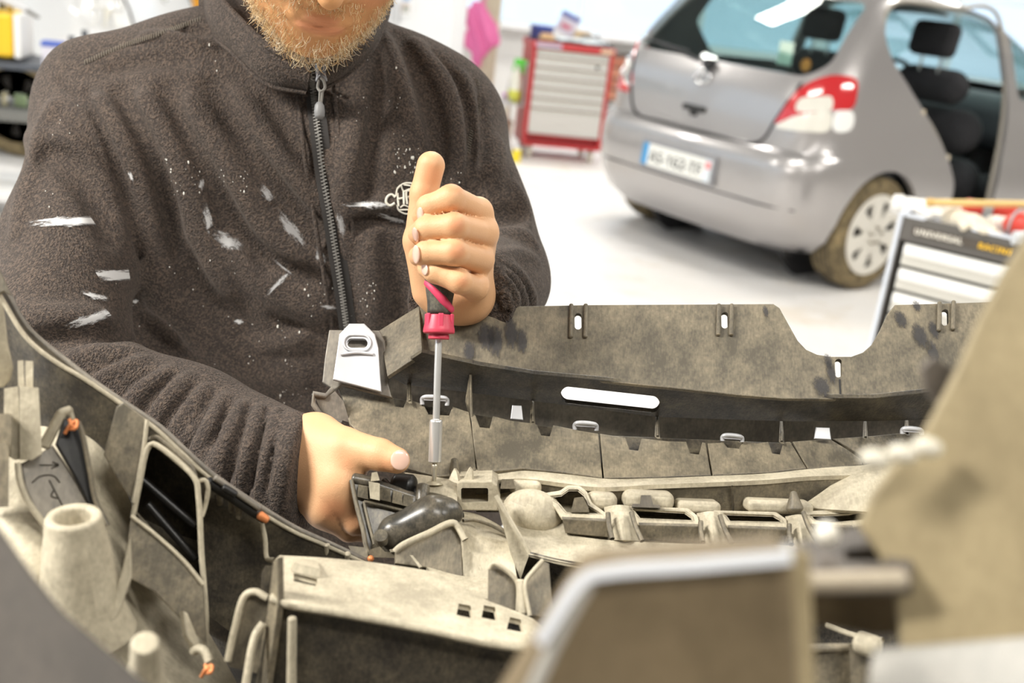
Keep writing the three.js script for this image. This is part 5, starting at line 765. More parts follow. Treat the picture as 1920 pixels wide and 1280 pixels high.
  for (const p of panels) part(t, 'clip_panel', plate(lowP, p, .003, [], .001), plasticMid);
  // spring clips
  const metal = zincMat; const clip = (x, y, w, h, d) => part(t, 'spring_clip', boxUV(merge([pxBlock([[x - w / 2 + 3, y - 2], [x + w / 2 - 3, y], [x + w / 2 - 2, y + 8], [x - w / 2 + 2, y + 6]], d - .003, d + .004), tubeG([W(x - w / 2, y + h, d), W(x - w / 2, y + 3, d), W(x - w / 2 + 5, y, d - .002), W(x + w / 2 - 5, y + 2, d - .002), W(x + w / 2, y + 5, d), W(x + w / 2, y + h + 2, d)], .0022, 30, 8)])), metal, 'pale metal spring clip');
  clip(1098, 793, 40, 12, .996); clip(1373, 816, 36, 10, .994); clip(1710, 803, 36, 10, .99); clip(815, 744, 46, 14, 1.0);
  for (const [x, y, w, h] of [[969, 772, 24, 26], [1543, 811, 32, 22]]) part(t, 'metal_tab', plate(planeOf([x, y, 1.0], [x + 20, y, 1.0], [x, y + 20, .996]), [[x - w / 2 + 3, y - h / 2], [x + w / 2 - 3, y - h / 2 + 1], [x + w / 2, y + h / 2 + 2], [x - w / 2, y + h / 2]], .0012), metal, 'pale metal tab');
  // left end: backing, steel bracket, hook
  const endP = planeOf([617, 618, 1.015], [712, 619, 1.015], [640, 730, .995]);
  part(t, 'end_backing', plate(endP, [[617, 618], [712, 619], [722, 640], [728, 720], [735, 745], [640, 722], [627, 730], [604, 716], [609, 670]], .004, [], .001), plasticGrey);
  const brP = planeOf([640, 618, 1.006], [702, 618, 1.006], [640, 730, .986]);
  const br = part(t, 'mounting_bracket', plate(brP, [[655, 606], [683, 606], [703, 626], [709, 650], [715, 734], [624, 711], [633, 650], [636, 626]], .003, [ovalPx(670, 643, 42, 21, .02, 28)], .0009), zincMat, 'pale zinc bracket with oval hole');
  part(br, 'bracket_ridge', boxUV(tubeG([brP.at(640, 665).addScaledVector(brP.n, .001), brP.at(668, 662).addScaledVector(brP.n, .002), brP.at(700, 664).addScaledVector(brP.n, .001)], .0016, 16, 6)), zincMat); part(br, 'pressed_ring', boxUV(tubeG(ovalPx(670, 643, 50, 29, .02, 24).map(([x, y]) => brP.at(x, y).addScaledVector(brP.n, .0005)), .0013, 80, 6, true)), zincMat);
  part(t, 'hook', boxUV(merge([tubeOf([[624, 729, .99], [612, 742, .985], [588, 738, .982], [585, 748, .982], [600, 776, .982], [640, 792, .985]], .0028), pxBlock([[590, 741], [613, 745], [628, 733], [644, 752], [656, 792], [604, 776]], .985, .990)])), plasticGrey);
  // ledge and wall below the clip row
  part(t, 'ledge', sheet([[[764, 879, .972], [820, 894, .962], [893, 887, .962], [980, 879, .962], [1060, 887, .960], [1132, 897, .956], [1230, 896, .956], [1334, 892, .958], [1440, 887, .962], [1516, 879, .966], [1617, 872, .972], [1800, 864, .975]], [[760, 886, .962], [820, 902, .945], [893, 902, .945], [980, 897, .945], [1060, 906, .942], [1120, 913, .938], [1230, 908, .938], [1334, 904, .94], [1440, 899, .944], [1516, 893, .95], [1617, 890, .955], [1800, 885, .96]]], .004, 60, 2), plasticTan, 'pale dusty ledge');
  part(t, 'ledge_wall', sheet([[[893, 903, .946], [980, 898, .946], [1060, 907, .943], [1120, 914, .939], [1230, 909, .939], [1334, 905, .941], [1440, 900, .945], [1516, 894, .951], [1617, 891, .956], [1800, 886, .961]], [[893, 960, .960], [980, 960, .960], [1060, 960, .957], [1120, 965, .953], [1230, 968, .953], [1334, 970, .955], [1440, 975, .959], [1516, 975, .965], [1617, 975, .97], [1800, 975, .975]]], .003, 50, 3), plasticMid);
  for (const x of [1157, 1373]) part(t, 'wall_joint', boxUV(tubeOf([[x, 911, .940], [x + 2, 965, .953]], .0011)), plasticDark);
}

// ---------- bumper cover ----------
const bumper = thing('bumper_cover', 'dusty unpainted inside of a removed plastic car bumper', 'bumper');
{
  const t = bumper, add = (n, g, m, l) => part(t, n, g, m, l), rod = (a, b, ra, rb) => boxUV(rodG(W(...a), W(...b), ra, rb, 12)), tb = (pts, r, n) => boxUV(tubeG(pts.map(a => W(...a)), r, n || pts.length * 6, 8));
  const fin = (n, pts, a, b, c, m, th = .0026, holes = []) => add(n, plate(planeOf(a, b, c), pts, th, holes, .0009), m);
  // outer skin behind all the ribs
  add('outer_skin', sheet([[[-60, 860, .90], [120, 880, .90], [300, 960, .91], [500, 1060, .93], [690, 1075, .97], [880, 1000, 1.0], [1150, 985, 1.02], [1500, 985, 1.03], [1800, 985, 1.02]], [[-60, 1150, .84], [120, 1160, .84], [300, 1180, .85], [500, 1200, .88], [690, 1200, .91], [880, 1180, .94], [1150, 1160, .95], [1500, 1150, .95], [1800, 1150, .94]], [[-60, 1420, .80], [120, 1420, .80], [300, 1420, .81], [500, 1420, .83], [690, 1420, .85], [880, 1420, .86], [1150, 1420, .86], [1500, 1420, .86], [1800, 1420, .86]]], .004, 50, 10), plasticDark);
  // the skin turns up again towards the near edges
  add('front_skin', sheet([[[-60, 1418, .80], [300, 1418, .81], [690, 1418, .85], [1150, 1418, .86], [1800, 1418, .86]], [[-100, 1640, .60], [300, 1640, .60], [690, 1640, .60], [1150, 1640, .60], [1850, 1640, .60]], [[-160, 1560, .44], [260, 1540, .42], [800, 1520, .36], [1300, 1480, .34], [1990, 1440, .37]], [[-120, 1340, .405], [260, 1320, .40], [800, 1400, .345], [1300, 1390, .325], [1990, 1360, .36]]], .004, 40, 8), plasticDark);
  // left sweep: double lip and wall
  const rim = [[-30, 500, .80], [2, 532, .80], [19, 556, .80], [30, 580, .80], [55, 617, .80], [85, 645, .80], [122, 674, .80], [177, 716, .80], [240, 759, .80], [300, 800, .803], [350, 846, .806], [395, 886, .812], [490, 951, .828], [555, 990, .842], [610, 1015, .855], [690, 1052, .875]];
  const inner = [[-32, 520, .786], [-6, 545, .786], [8, 568, .786], [21, 590, .786], [41, 622, .786], [67, 650, .786], [106, 679, .788], [158, 710, .791], [226, 756, .795], [290, 802, .799], [342, 850, .803], [388, 892, .81], [484, 957, .826], [550, 996, .84], [606, 1020, .853], [686, 1056, .873]];
  add('outer_lip', tb(rim, .0022, 120), plasticGrey, 'thin curved bumper lip'); add('inner_lip', tb(inner, .0018, 120), plasticTan); add('lip_groove', sheet([rim.map(([x, y, d]) => [x, y + 1, d + .001]), inner.map(([x, y, d]) => [x, y, d + .002])], .002, 90, 2), plasticDark);
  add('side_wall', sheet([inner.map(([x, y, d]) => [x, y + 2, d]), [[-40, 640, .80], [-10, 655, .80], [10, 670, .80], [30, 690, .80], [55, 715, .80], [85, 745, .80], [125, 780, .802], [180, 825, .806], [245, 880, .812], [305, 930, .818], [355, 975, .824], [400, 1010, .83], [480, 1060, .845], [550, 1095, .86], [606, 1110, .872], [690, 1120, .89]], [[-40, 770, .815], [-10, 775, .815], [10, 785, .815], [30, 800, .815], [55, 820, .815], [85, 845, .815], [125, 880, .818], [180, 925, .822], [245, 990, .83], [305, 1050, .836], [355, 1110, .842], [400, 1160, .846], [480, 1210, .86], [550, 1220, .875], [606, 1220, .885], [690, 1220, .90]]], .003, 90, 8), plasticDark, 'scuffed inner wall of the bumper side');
  add('inner_shelf', sheet([[[-60, 760, .80], [20, 790, .80], [90, 800, .80], [150, 810, .802], [200, 850, .805], [250, 950, .81], [330, 1090, .815], [400, 1200, .82], [450, 1290, .825]], [[-60, 900, .76], [20, 900, .76], [80, 920, .76], [140, 940, .765], [200, 1010, .77], [240, 1090, .775], [290, 1180, .78], [360, 1270, .785], [420, 1350, .79]], [[-60, 1120, .70], [20, 1100, .69], [80, 1110, .69], [130, 1140, .70], [180, 1180, .71], [220, 1240, .72], [260, 1300, .73], [320, 1370, .74], [380, 1420, .75]], [[-60, 1380, .66], [20, 1380, .66], [80, 1380, .66], [130, 1390, .665], [180, 1400, .67], [220, 1410, .68], [260, 1420, .69], [320, 1430, .70], [380, 1440, .71]]], .003, 60, 10), plasticTan, 'pale dusty inner shelf');
  add('corner_flap', plate(planeOf([0, 500, .785], [30, 540, .785], [0, 560, .78]), [[-30, 470], [0, 506], [12, 532], [21, 553], [8, 546], [-8, 552], [-30, 540]], .0025), plasticMid);
  add('upright_strip', plate(planeOf([0, 560, .74], [25, 560, .745], [0, 720, .75]), [[-30, 550], [2, 560], [9, 585], [15, 640], [26, 690], [20, 712], [8, 726], [-30, 730]], .003, [], .0012), plasticTan);
  // left cluster of boxes, tube, labelled plate
  add('clip_tower', boxUV(merge([pxBlock([[8, 728], [34, 724], [40, 860], [28, 862], [6, 850]], .73, .76), pxBlock([[36, 723], [72, 727], [79, 850], [60, 862], [38, 862]], .722, .76), pxBlock([[33, 676], [44, 675], [46, 724], [34, 724]], .735, .75), pxBlock([[47, 676], [62, 677], [62, 726], [48, 724]], .735, .75)])), plasticTan);
  add('clip_tower', boxUV(merge([pxBlock([[-20, 776], [18, 775], [22, 782], [20, 856], [-20, 856]], .715, .74), pxBlock([[-20, 832], [12, 830], [17, 838], [16, 950], [-20, 950]], .70, .73)])), plasticMid);
  const lab = planeOf([40, 870, .728], [100, 836, .745], [90, 985, .725]);
  const lp = add('label_plate', plate(lab, [[40, 868], [52, 862], [100, 834], [136, 888], [174, 952], [132, 968], [90, 986], [66, 955], [48, 915]], .003, [], .001), plasticGrey, 'grey plate moulded with arrows');
  { const s = (pts) => tubeG(pts.map(([x, y]) => lab.at(x, y).addScaledVector(lab.n, .0004)), .0005, 12, 5); part(lp, 'moulded_arrow', merge([s([[74, 872], [110, 872]]), s([[98, 866], [110, 872], [96, 878]]), s([[60, 905], [75, 893], [100, 892], [112, 905]]), s([[92, 900], [118, 950]]), s([[100, 920], [96, 930], [108, 934]])]), plasticDark); }
  add('plate_edge', tb([[33, 868, .724], [36, 895, .722], [50, 935, .72], [88, 990, .718]], .0022), plasticTan);
  add('black_web', plate(planeOf([120, 785, .745], [145, 790, .75], [175, 940, .745]), [[106, 832], [121, 784], [146, 792], [162, 850], [178, 945], [201, 992], [196, 1004], [172, 955], [140, 890]], .003), plasticBlack, 'glossy black web'); add('web_edge', tb([[146, 790, .742], [154, 812, .742], [168, 880, .742], [180, 940, .742], [202, 985, .742]], .0018), plasticMid);
  add('brace', boxUV(merge([rodG(W(84, 834, .742), W(116, 774, .748), .0040, .0036), rodG(W(116, 774, .748), W(131, 768, .75), .0034, .003), rodG(W(131, 768, .75), W(136, 785, .75), .002, .0018)])), plasticTan);
  const twist = (x, y, d, s) => add('copper_clip', merge([tubeG([W(x - 12 * s, y + 18 * s, d), W(x - 2 * s, y + 2 * s, d - .002), W(x + 10 * s, y - 6 * s, d), W(x + 8 * s, y + 8 * s, d - .003), W(x - 4 * s, y + 10 * s, d)], .0013, 30, 6), tubeG([W(x - 4 * s, y - 8 * s, d), W(x + 2 * s, y + 4 * s, d - .002), W(x + 12 * s, y + 4 * s, d)], .0013, 20, 6)]), copperMat, 'copper wire clip');
  twist(134, 794, .738, 1); twist(388, 1252, .70, .9);
  { // hollow tube
    const a = W(152, 1135, .712), b = W(138, 972, .690), L = a.distanceTo(b), q = new THREE.Quaternion().setFromUnitVectors(V3(0, 1, 0), b.clone().sub(a).normalize());
    const g = new THREE.LatheGeometry([[.034, -.02], [.0265, .0], [.0225, L * .5], [.0185, L * .9], [.0178, L], [.0165, L + .0022], [.0130, L + .0022], [.0108, L], [.0098, L * .8], [.0098, 0]].map(p => new THREE.Vector2(...p)), 40); g.applyQuaternion(q); g.translate(a.x, a.y, a.z); add('hollow_post', boxUV(g), plasticTan, 'tapered hollow mounting post');
  }
  fin('web_fin', [[243, 1008], [246, 1082], [226, 1140], [198, 1190], [206, 1140], [228, 1070]], [243, 1008, .715], [246, 1082, .71], [198, 1190, .70], plasticTan);
  { const a = W(272, 1236, .60), b = W(272, 1206, .59), L = a.distanceTo(b), g = new THREE.LatheGeometry([[.012, -.03], [.0085, 0], [.0078, L], [.006, L + .001], [.0001, L + .001]].map(p => new THREE.Vector2(...p)), 24); g.applyQuaternion(new THREE.Quaternion().setFromUnitVectors(V3(0, 1, 0), b.clone().sub(a).normalize())); g.translate(a.x, a.y, a.z); add('stud', boxUV(g), plasticTan); }
  // middle of the sweep: fin, black framed opening, panel below it
  fin('wedge_fin', [[218, 762], [232, 754], [276, 786], [268, 850], [250, 942], [224, 905], [194, 852]], [220, 760, .772], [276, 786, .775], [250, 942, .768], plasticMid, .004); add('fin_edge', tb([[276, 786, .771], [268, 850, .768], [250, 942, .763]], .0016), plasticTan);
  const mouth = [[276, 842], [288, 835], [366, 900], [374, 960], [378, 1088], [320, 1030], [256, 958], [264, 900]], mo1 = planeOf([280, 836, .772], [366, 898, .774], [320, 1030, .766]), mo2 = planeOf([280, 836, .832], [366, 898, .834], [320, 1030, .826]); add('opening_back', plate(mo2, mouth, .003), plasticMid); add('opening_sleeve', sleeve(mouth.map(([x, y]) => mo1.at(x, y)), mouth.map(([x, y]) => mo2.at(x, y))), plasticMid);
  for (const o of [0, 1]) add('opening_slat', rod([268 + o * 10, 900 + o * 46, .787], [366, 985 + o * 62, .789], .0032, .0032), plasticBlack);
  add('opening_frame', tb([[250, 965, .764], [262, 905, .766], [276, 842, .768], [285, 832, .768], [300, 838, .768], [366, 898, .77], [372, 930, .77], [378, 1040, .768], [386, 1150, .764], [386, 1206, .762]], .0021, 90), plasticTan, 'pale edge round the black opening'); add('opening_frame', tb([[280, 824, .774], [292, 819, .774], [306, 828, .775], [352, 868, .777], [362, 880, .777], [366, 898, .776]], .0018, 50), plasticMid);
  add('frame_loop', tb([[372, 902, .774], [384, 900, .775], [390, 915, .776], [384, 950, .778], [378, 968, .776]], .0018), plasticTan);
  fin('lower_panel', [[246, 966], [300, 1010], [345, 1052], [381, 1096], [388, 1208], [340, 1162], [290, 1110], [240, 1082], [240, 1010]], [246, 966, .752], [381, 1096, .757], [240, 1082, .745], plasticMid); add('panel_edge', tb([[246, 966, .749], [300, 1009, .752], [345, 1051, .754], [381, 1095, .755]], .0014), plasticTan);
  fin('small_rib', [[344, 1144], [352, 1148], [376, 1206], [382, 1222], [370, 1222], [350, 1190]], [344, 1144, .735], [376, 1206, .737], [350, 1190, .73], plasticTan);
  add('clip_seat', tb([[362, 1222, .712], [372, 1216, .71], [384, 1222, .708], [392, 1240, .706]], .003), plasticTan);
  // clip strip on the rim
  add('retainer_strip', boxUV(merge([rodG(W(391, 903, .795), W(496, 972, .815), .0042, .0040), rodG(W(420, 914, .79), W(440, 926, .793), .003, .003)])), plasticBlack); add('retainer_cap', rod([404, 896, .792], [486, 952, .808], .0024, .0024), plasticGrey); add('retainer_end', rod([488, 966, .808], [500, 974, .81], .0036, .003), copperMat);
  for (const [x, y] of [[434, 950], [412, 936], [448, 962]]) add('rib_stub', rod([x, y - 12, .81], [x, y + 8, .815], .0026, .0022), plasticMid);
  add('wall_rib', tb([[490, 978, .82], [497, 1010, .822], [500, 1045, .822], [515, 1050, .81]], .002), plasticTan);
  for (const [x, y, h] of [[553, 1006, 26], [613, 1032, 22], [652, 1046, 16]]) add('wall_rib', rod([x, y - h / 2, .842 + (x - 553) * .0002], [x - 2, y + h / 2, .85 + (x - 553) * .0002], .0024, .0022), plasticTan);
  // lower left of the near box: block, edge strip
  add('corner_block', boxUV(merge([pxBlock([[462, 1113], [478, 1110], [503, 1122], [497, 1180], [482, 1262], [430, 1250], [424, 1240]], .725, .765)])), plasticMid); add('block_edge', tb([[427, 1238, .722], [440, 1180, .722], [460, 1116, .722], [478, 1109, .722], [502, 1121, .721]], .0026), plasticTan);
  add('edge_strip', tb([[494, 1168, .712], [480, 1188, .71], [472, 1215, .708], [466, 1250, .705], [458, 1300, .702]], .0028), plasticTan);
  add('corner_clip', boxUV(merge([pxBlock([[497, 1060], [511, 1060], [514, 1072], [500, 1110], [488, 1120], [490, 1075]], .745, .77)])), plasticDark);
  // near box: pale top, dark front
  const boxTop = planeOf([520, 1042, .765], [1000, 1160, .765], [650, 1148, .705]);
  const hole = (p) => p;
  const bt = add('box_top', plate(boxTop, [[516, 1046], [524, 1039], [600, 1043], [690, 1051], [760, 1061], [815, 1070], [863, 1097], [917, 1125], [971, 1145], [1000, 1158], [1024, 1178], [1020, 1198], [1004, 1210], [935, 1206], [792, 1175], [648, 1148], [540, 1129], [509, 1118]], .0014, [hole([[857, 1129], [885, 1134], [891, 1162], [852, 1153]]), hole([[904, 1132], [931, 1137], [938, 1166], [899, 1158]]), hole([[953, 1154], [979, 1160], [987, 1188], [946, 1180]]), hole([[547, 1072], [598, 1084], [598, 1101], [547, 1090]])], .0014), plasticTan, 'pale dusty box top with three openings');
  part(bt, 'raised_tab', boxUV(loftSolid([[551, 1051], [594, 1056], [599, 1084], [546, 1072]].map(([x, y]) => boxTop.at(x, y).addScaledVector(boxTop.n, .0005)), [[553, 1051], [592, 1055], [597, 1080], [549, 1069]].map(([x, y], i) => boxTop.at(x, y).addScaledVector(boxTop.n, i > 1 ? .006 : .002)))), plasticTan);
  add('box_bead', tb([[508, 1120, .706], [540, 1131, .704], [648, 1150, .702], [792, 1177, .702], [935, 1208, .703], [1004, 1212, .705], [1022, 1198, .71]], .0034, 60), plasticTan);
  const frontP = planeOf([508, 1124, .709], [1000, 1214, .709], [520, 1285, .722]);
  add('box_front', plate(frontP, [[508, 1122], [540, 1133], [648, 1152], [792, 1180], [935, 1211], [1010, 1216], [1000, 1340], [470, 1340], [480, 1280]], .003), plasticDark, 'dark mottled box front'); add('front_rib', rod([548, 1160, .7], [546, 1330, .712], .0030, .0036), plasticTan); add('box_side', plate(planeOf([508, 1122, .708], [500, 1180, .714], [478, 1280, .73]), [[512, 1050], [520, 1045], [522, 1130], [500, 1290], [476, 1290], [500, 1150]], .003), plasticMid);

  // flange the screw sits in, torn edge
  const flP = planeOf([760, 886, .944], [850, 900, .944], [800, 915, .930]);
  add('flange', plate(flP, [[756, 884], [798, 890], [842, 897], [858, 902], [858, 945], [851, 943], [838, 929], [818, 924], [802, 921], [797, 913], [780, 906], [770, 900], [765, 892]], .0028, [], .0008), plasticTan, 'dusty flange with a torn edge');
  // square socket block with fins and pin
  const blP = planeOf([857, 905, .925], [925, 905, .925], [860, 955, .93]);
  add('socket_block', plate(blP, [[856, 906], [862, 902], [922, 902], [932, 910], [938, 930], [934, 958], [858, 957]], .045, [rect(862, 912, 918, 944)], .0012), plasticTan, 'block with a dark rectangular socket'); function rect(a, b, c, d) { return [[a + 4, b], [c - 4, b], [c, b + 4], [c, d - 4], [c - 4, d], [a + 4, d], [a, d - 4], [a, b + 4]]; }
  add('socket_bottom', plate(planeOf([857, 905, .972], [925, 905, .972], [860, 955, .977]), [[858, 906], [930, 906], [934, 955], [858, 955]], .003), plasticTan);
  fin('pointed_fin', [[840, 900], [846, 886], [851, 877], [856, 884], [861, 908], [852, 906]], [840, 900, .93], [861, 908, .925], [851, 877, .93], plasticTan, .004); fin('pointed_fin', [[868, 900], [875, 884], [880, 875], [885, 882], [887, 902], [876, 903]], [868, 900, .93], [887, 902, .928], [880, 875, .93], plasticTan, .004);
  { const a = W(852, 893, .95), b = W(852, 862, .95); add('locating_pin', boxUV(rodG(a, b, .0052, .003, 20)), plasticMid); }
  // funnel walls right of the lamp housing
  fin('funnel_wall', [[742, 1030], [752, 1024], [800, 1002], [850, 981], [860, 990], [866, 1018], [868, 1084], [800, 1064], [741, 1056]], [742, 1030, .865], [850, 981, .885], [868, 1084, .87], plasticMid, .004); add('funnel_edge', tb([[741, 1034, .862], [752, 1024, .862], [800, 1001, .87], [850, 980, .88], [860, 990, .88], [872, 1012, .876]], .003), plasticTan);
  fin('funnel_rib', [[768, 1040], [774, 1040], [792, 1062], [786, 1064]], [768, 1040, .855], [774, 1040, .855], [792, 1062, .85], plasticTan);
  add('funnel_slope', sheet([[[862, 958, .93], [890, 962, .935], [920, 975, .935], [948, 992, .93]], [[862, 985, .89], [890, 995, .90], [922, 1005, .90], [955, 1018, .895]], [[868, 1010, .878], [895, 1022, .885], [930, 1035, .885], [962, 1042, .88]], [[868, 1085, .872], [895, 1086, .872], [930, 1086, .868], [970, 1090, .862]]], .003, 20, 8), plasticTan); add('slope_rim', tb([[868, 976, .89], [890, 975, .898], [920, 984, .90], [948, 999, .898]], .0016), plasticMid);
  add('funnel_floor', sheet([[[800, 1062, .862], [870, 1080, .858], [940, 1082, .85], [1000, 1088, .84]], [[830, 1100, .83], [880, 1115, .82], [950, 1130, .81], [1010, 1150, .80]]], .003, 16, 3), plasticTan);
  add('long_fin', boxUV(merge([pxBlock([[928, 930], [936, 929], [956, 975], [994, 1036], [984, 1062], [976, 1086], [958, 1040]], .872, .90), tubeG([W(930, 929, .872), W(956, 975, .868), W(992, 1036, .864)], .0022, 20, 8)])), plasticTan);
  fin('twin_fin', [[917, 1064], [924, 1056], [934, 1058], [969, 1090], [971, 1145], [916, 1131]], [917, 1064, .795], [969, 1090, .795], [916, 1131, .785], plasticMid); add('twin_edge', tb([[917, 1066, .792], [926, 1056, .792], [936, 1060, .791], [969, 1090, .790], [971, 1145, .784]], .0017), plasticTan);
  fin('twin_fin', [[984, 1090], [1000, 1070], [1018, 1050], [1030, 1056], [1038, 1156], [992, 1154]], [984, 1090, .79], [1018, 1050, .80], [992, 1154, .78], plasticMid); add('twin_edge', tb([[993, 1154, .778], [985, 1092, .786], [1000, 1070, .79], [1018, 1050, .795]], .0017), plasticTan); add('fin_post', rod([976, 1090, .788], [979, 1148, .78], .003, .003), plasticTan);
  // dome and curved bar with openings
  add('bar_top', sheet([[[925, 905, 1.017], [1000, 918, 1.012], [1080, 925, 1.010], [1180, 930, 1.008], [1280, 938, 1.008], [1400, 945, 1.010], [1520, 950, 1.014], [1640, 950, 1.020]], [[935, 930, 0.987], [1000, 945, 0.984], [1090, 955, 0.977], [1190, 962, 0.974], [1290, 970, 0.974], [1400, 976, 0.976], [1520, 978, 0.980], [1640, 980, 0.984]], [[955, 980, 0.962], [1020, 1000, 0.952], [1110, 1012, 0.947], [1200, 1020, 0.944], [1300, 1026, 0.944], [1400, 1030, 0.946], [1520, 1032, 0.950], [1640, 1034, 0.954]], [[990, 1038, 0.934], [1050, 1052, 0.920], [1130, 1062, 0.914], [1210, 1068, 0.912], [1300, 1072, 0.912], [1400, 1074, 0.912], [1520, 1074, 0.914], [1640, 1074, 0.917]]], .003, 60, 8), plasticTan, 'pale curved grille bar');
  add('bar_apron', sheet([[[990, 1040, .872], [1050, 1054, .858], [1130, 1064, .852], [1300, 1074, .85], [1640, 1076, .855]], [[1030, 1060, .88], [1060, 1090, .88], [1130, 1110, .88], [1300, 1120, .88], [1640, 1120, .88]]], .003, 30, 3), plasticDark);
  add('bar_front', sheet([[[940, 960, .925], [1010, 985, .915], [1060, 1000, .905], [1120, 1010, .900], [1200, 1015, .896], [1310, 1019, .895], [1480, 1022, .897], [1640, 1024, .90]], [[962, 1000, .898], [1030, 1022, .884], [1090, 1034, .876], [1130, 1038, .874], [1200, 1042, .872], [1310, 1046, .872], [1480, 1048, .873], [1640, 1050, .875]], [[990, 1038, .872], [1050, 1052, .858], [1100, 1060, .854], [1130, 1063, .852], [1210, 1068, .85], [1310, 1072, .85], [1480, 1074, .851], [1640, 1074, .855]]], .003, 60, 6), plasticTan, 'pale dusty front of the grille bar');
  add('dome_base', sheet([[[932, 926, .945], [985, 918, .945], [1040, 926, .942]], [[940, 948, .932], [995, 950, .93], [1052, 958, .925]], [[952, 982, .912], [1015, 1000, .905], [1064, 1004, .902]]], .003, 18, 6), plasticTan);
  for (const [x0, x1, y] of [[1132, 1190, 950], [1306, 1358, 962], [1472, 1524, 968]]) add('bar_bridge', sheet([[[x0, y, .925], [(x0 + x1) / 2, y - 4, .917], [x1, y, .925]], [[x0 + 4, y + 26, .912], [(x0 + x1) / 2 + 4, y + 24, .898], [x1 + 6, y + 28, .912]], [[x0 + 8, y + 62, .905], [(x0 + x1) / 2 + 8, y + 62, .888], [x1 + 12, y + 64, .902]]], .003, 14, 8), plasticTan, 'bulged bridge between two openings');
  { const g = new THREE.SphereGeometry(1, 36, 20); g.scale(.0275, .0205, .022); g.rotateZ(-.28); g.applyQuaternion(camera.quaternion); const p = W(1000, 962, .925); g.translate(p.x, p.y, p.z); add('dome', boxUV(g), plasticTan, 'smooth domed boss'); }
  // walls of a recess between its mouth and its floor, with thickness
  function sleeve(A, B) { const gs = [], n = A.length; const c = A.reduce((q, v) => q.add(v), V3()).multiplyScalar(1 / n); for (let i = 0; i < n; i++) { const k = (i + 1) % n, out = A[i].clone().add(A[k]).multiplyScalar(.5).sub(c).normalize().multiplyScalar(.0012), o = (v) => v.clone().add(out); gs.push(loftSolid([A[i], A[k], o(A[k]), o(A[i])], [B[i], B[k], o(B[k]), o(B[i])])); } return boxUV(merge(gs)); }
  const opening = (hole, rimPts, wall, d) => { const pl = planeOf([hole[0][0], hole[0][1], d + .008], [hole[0][0] + 100, hole[0][1] + 6, d + .008], [hole[0][0], hole[0][1] + 40, d - .012]); const o = add('grille_opening', plate(pl, rimPts, .0012, [hole], .0006, .002), plasticTan, 'moulded grille opening'); const deep = planeOf([hole[0][0], hole[0][1], d + .048], [hole[0][0] + 100, hole[0][1] + 6, d + .048], [hole[0][0], hole[0][1] + 40, d + .028]); part(o, 'opening_floor', plate(deep, rimPts, .002), plasticTan); part(o, 'opening_sleeve', sleeve(hole.map(([x, y]) => pl.at(x, y)), hole.map(([x, y]) => deep.at(x, y))), plasticTan); part(o, 'opening_wall', plate(planeOf([wall[0][0], wall[0][1], d - .016], [wall[1][0], wall[1][1], d - .016], [wall[2][0], wall[2][1], d - .012]), wall, .003, [], .001), plasticMid); return o; };
  const rowD = .912;
  const o1 = opening([[1022, 930], [1052, 926], [1066, 916], [1084, 916], [1096, 926], [1104, 946], [1130, 963], [1062, 961], [1048, 944]], [[1010, 925], [1050, 919], [1064, 909], [1086, 909], [1101, 921], [1110, 942], [1138, 962], [1138, 974], [1054, 972], [1040, 950]], [[1054, 972], [1137, 976], [1141, 1008], [1060, 1000]], rowD);
  part(o1, 'clip_block', boxUV(pxBlock([[1077, 933], [1093, 931], [1103, 950], [1105, 960], [1070, 960]], rowD - .008, rowD + .012)), plasticMid);
  opening([[1184, 953], [1284, 958], [1298, 968], [1300, 976], [1200, 972], [1192, 962]], [[1170, 947], [1290, 952], [1308, 966], [1312, 985], [1198, 983], [1184, 964]], [[1198, 983], [1310, 986], [1313, 1018], [1204, 1013]], rowD);
  opening([[1353, 961], [1450, 964], [1464, 972], [1468, 979], [1368, 977], [1362, 968]], [[1336, 956], [1455, 959], [1474, 972], [1478, 991], [1368, 989], [1352, 972]], [[1366, 988], [1476, 992], [1480, 1022], [1370, 1018]], rowD);
  opening([[1514, 964], [1590, 962], [1640, 952], [1648, 972], [1560, 980], [1530, 976]], [[1500, 958], [1590, 954], [1650, 944], [1660, 980], [1560, 992], [1520, 985]], [[1522, 985], [1600, 988], [1610, 1020], [1530, 1020]], rowD + .004);
  for (const [x, y0, x1, y1] of [[1140, 962, 1148, 1010], [1184, 960, 1204, 1014], [1314, 978, 1318, 1016], [1350, 966, 1372, 1018], [1480, 984, 1484, 1020], [1506, 960, 1530, 1012]]) add('bar_rib', tb([[x, y0, rowD - .012], [(x + x1) / 2 - 2, (y0 + y1) / 2, rowD - .022], [x1, y1, rowD - .032]], .0022), plasticMid);
  // rounded lugs along the bar
  const lug = (pts, d, m = plasticTan) => add('lug', boxUV(merge([pxBlock(pts, d, d + .03)])), m);
  const blob = (x, y, w, h, d) => { const g = new RoundedBoxGeometry(w * d / F, h * d / F, .026, 4, Math.min(w, h) * .42 * d / F); g.applyQuaternion(camera.quaternion); g.rotateZ(-.05); const p = W(x, y, d + .012); g.translate(p.x, p.y, p.z); add('lug', boxUV(g), plasticTan); };
  blob(1128, 938, 56, 34, .925); blob(1214, 936, 96, 36, .925); blob(1306, 948, 84, 24, .928); blob(1458, 948, 124, 24, .928); blob(985, 912, 60, 28, .938);
  add('lug_clip', boxUV(merge([pxBlock([[1202, 928], [1220, 928], [1225, 946], [1200, 946]], .918, .93), pxBlock([[1186, 944], [1236, 946], [1238, 952], [1184, 950]], .914, .93)])), plasticGrey); add('lug_clip', boxUV(pxBlock([[941, 898], [962, 898], [967, 916], [938, 916]], .925, .95)), plasticMid);
  add('locating_pin', boxUV(rodG(W(1490, 952, .922), W(1488, 924, .924), .0075, .0028, 20)), plasticMid, 'dark pointed pin');
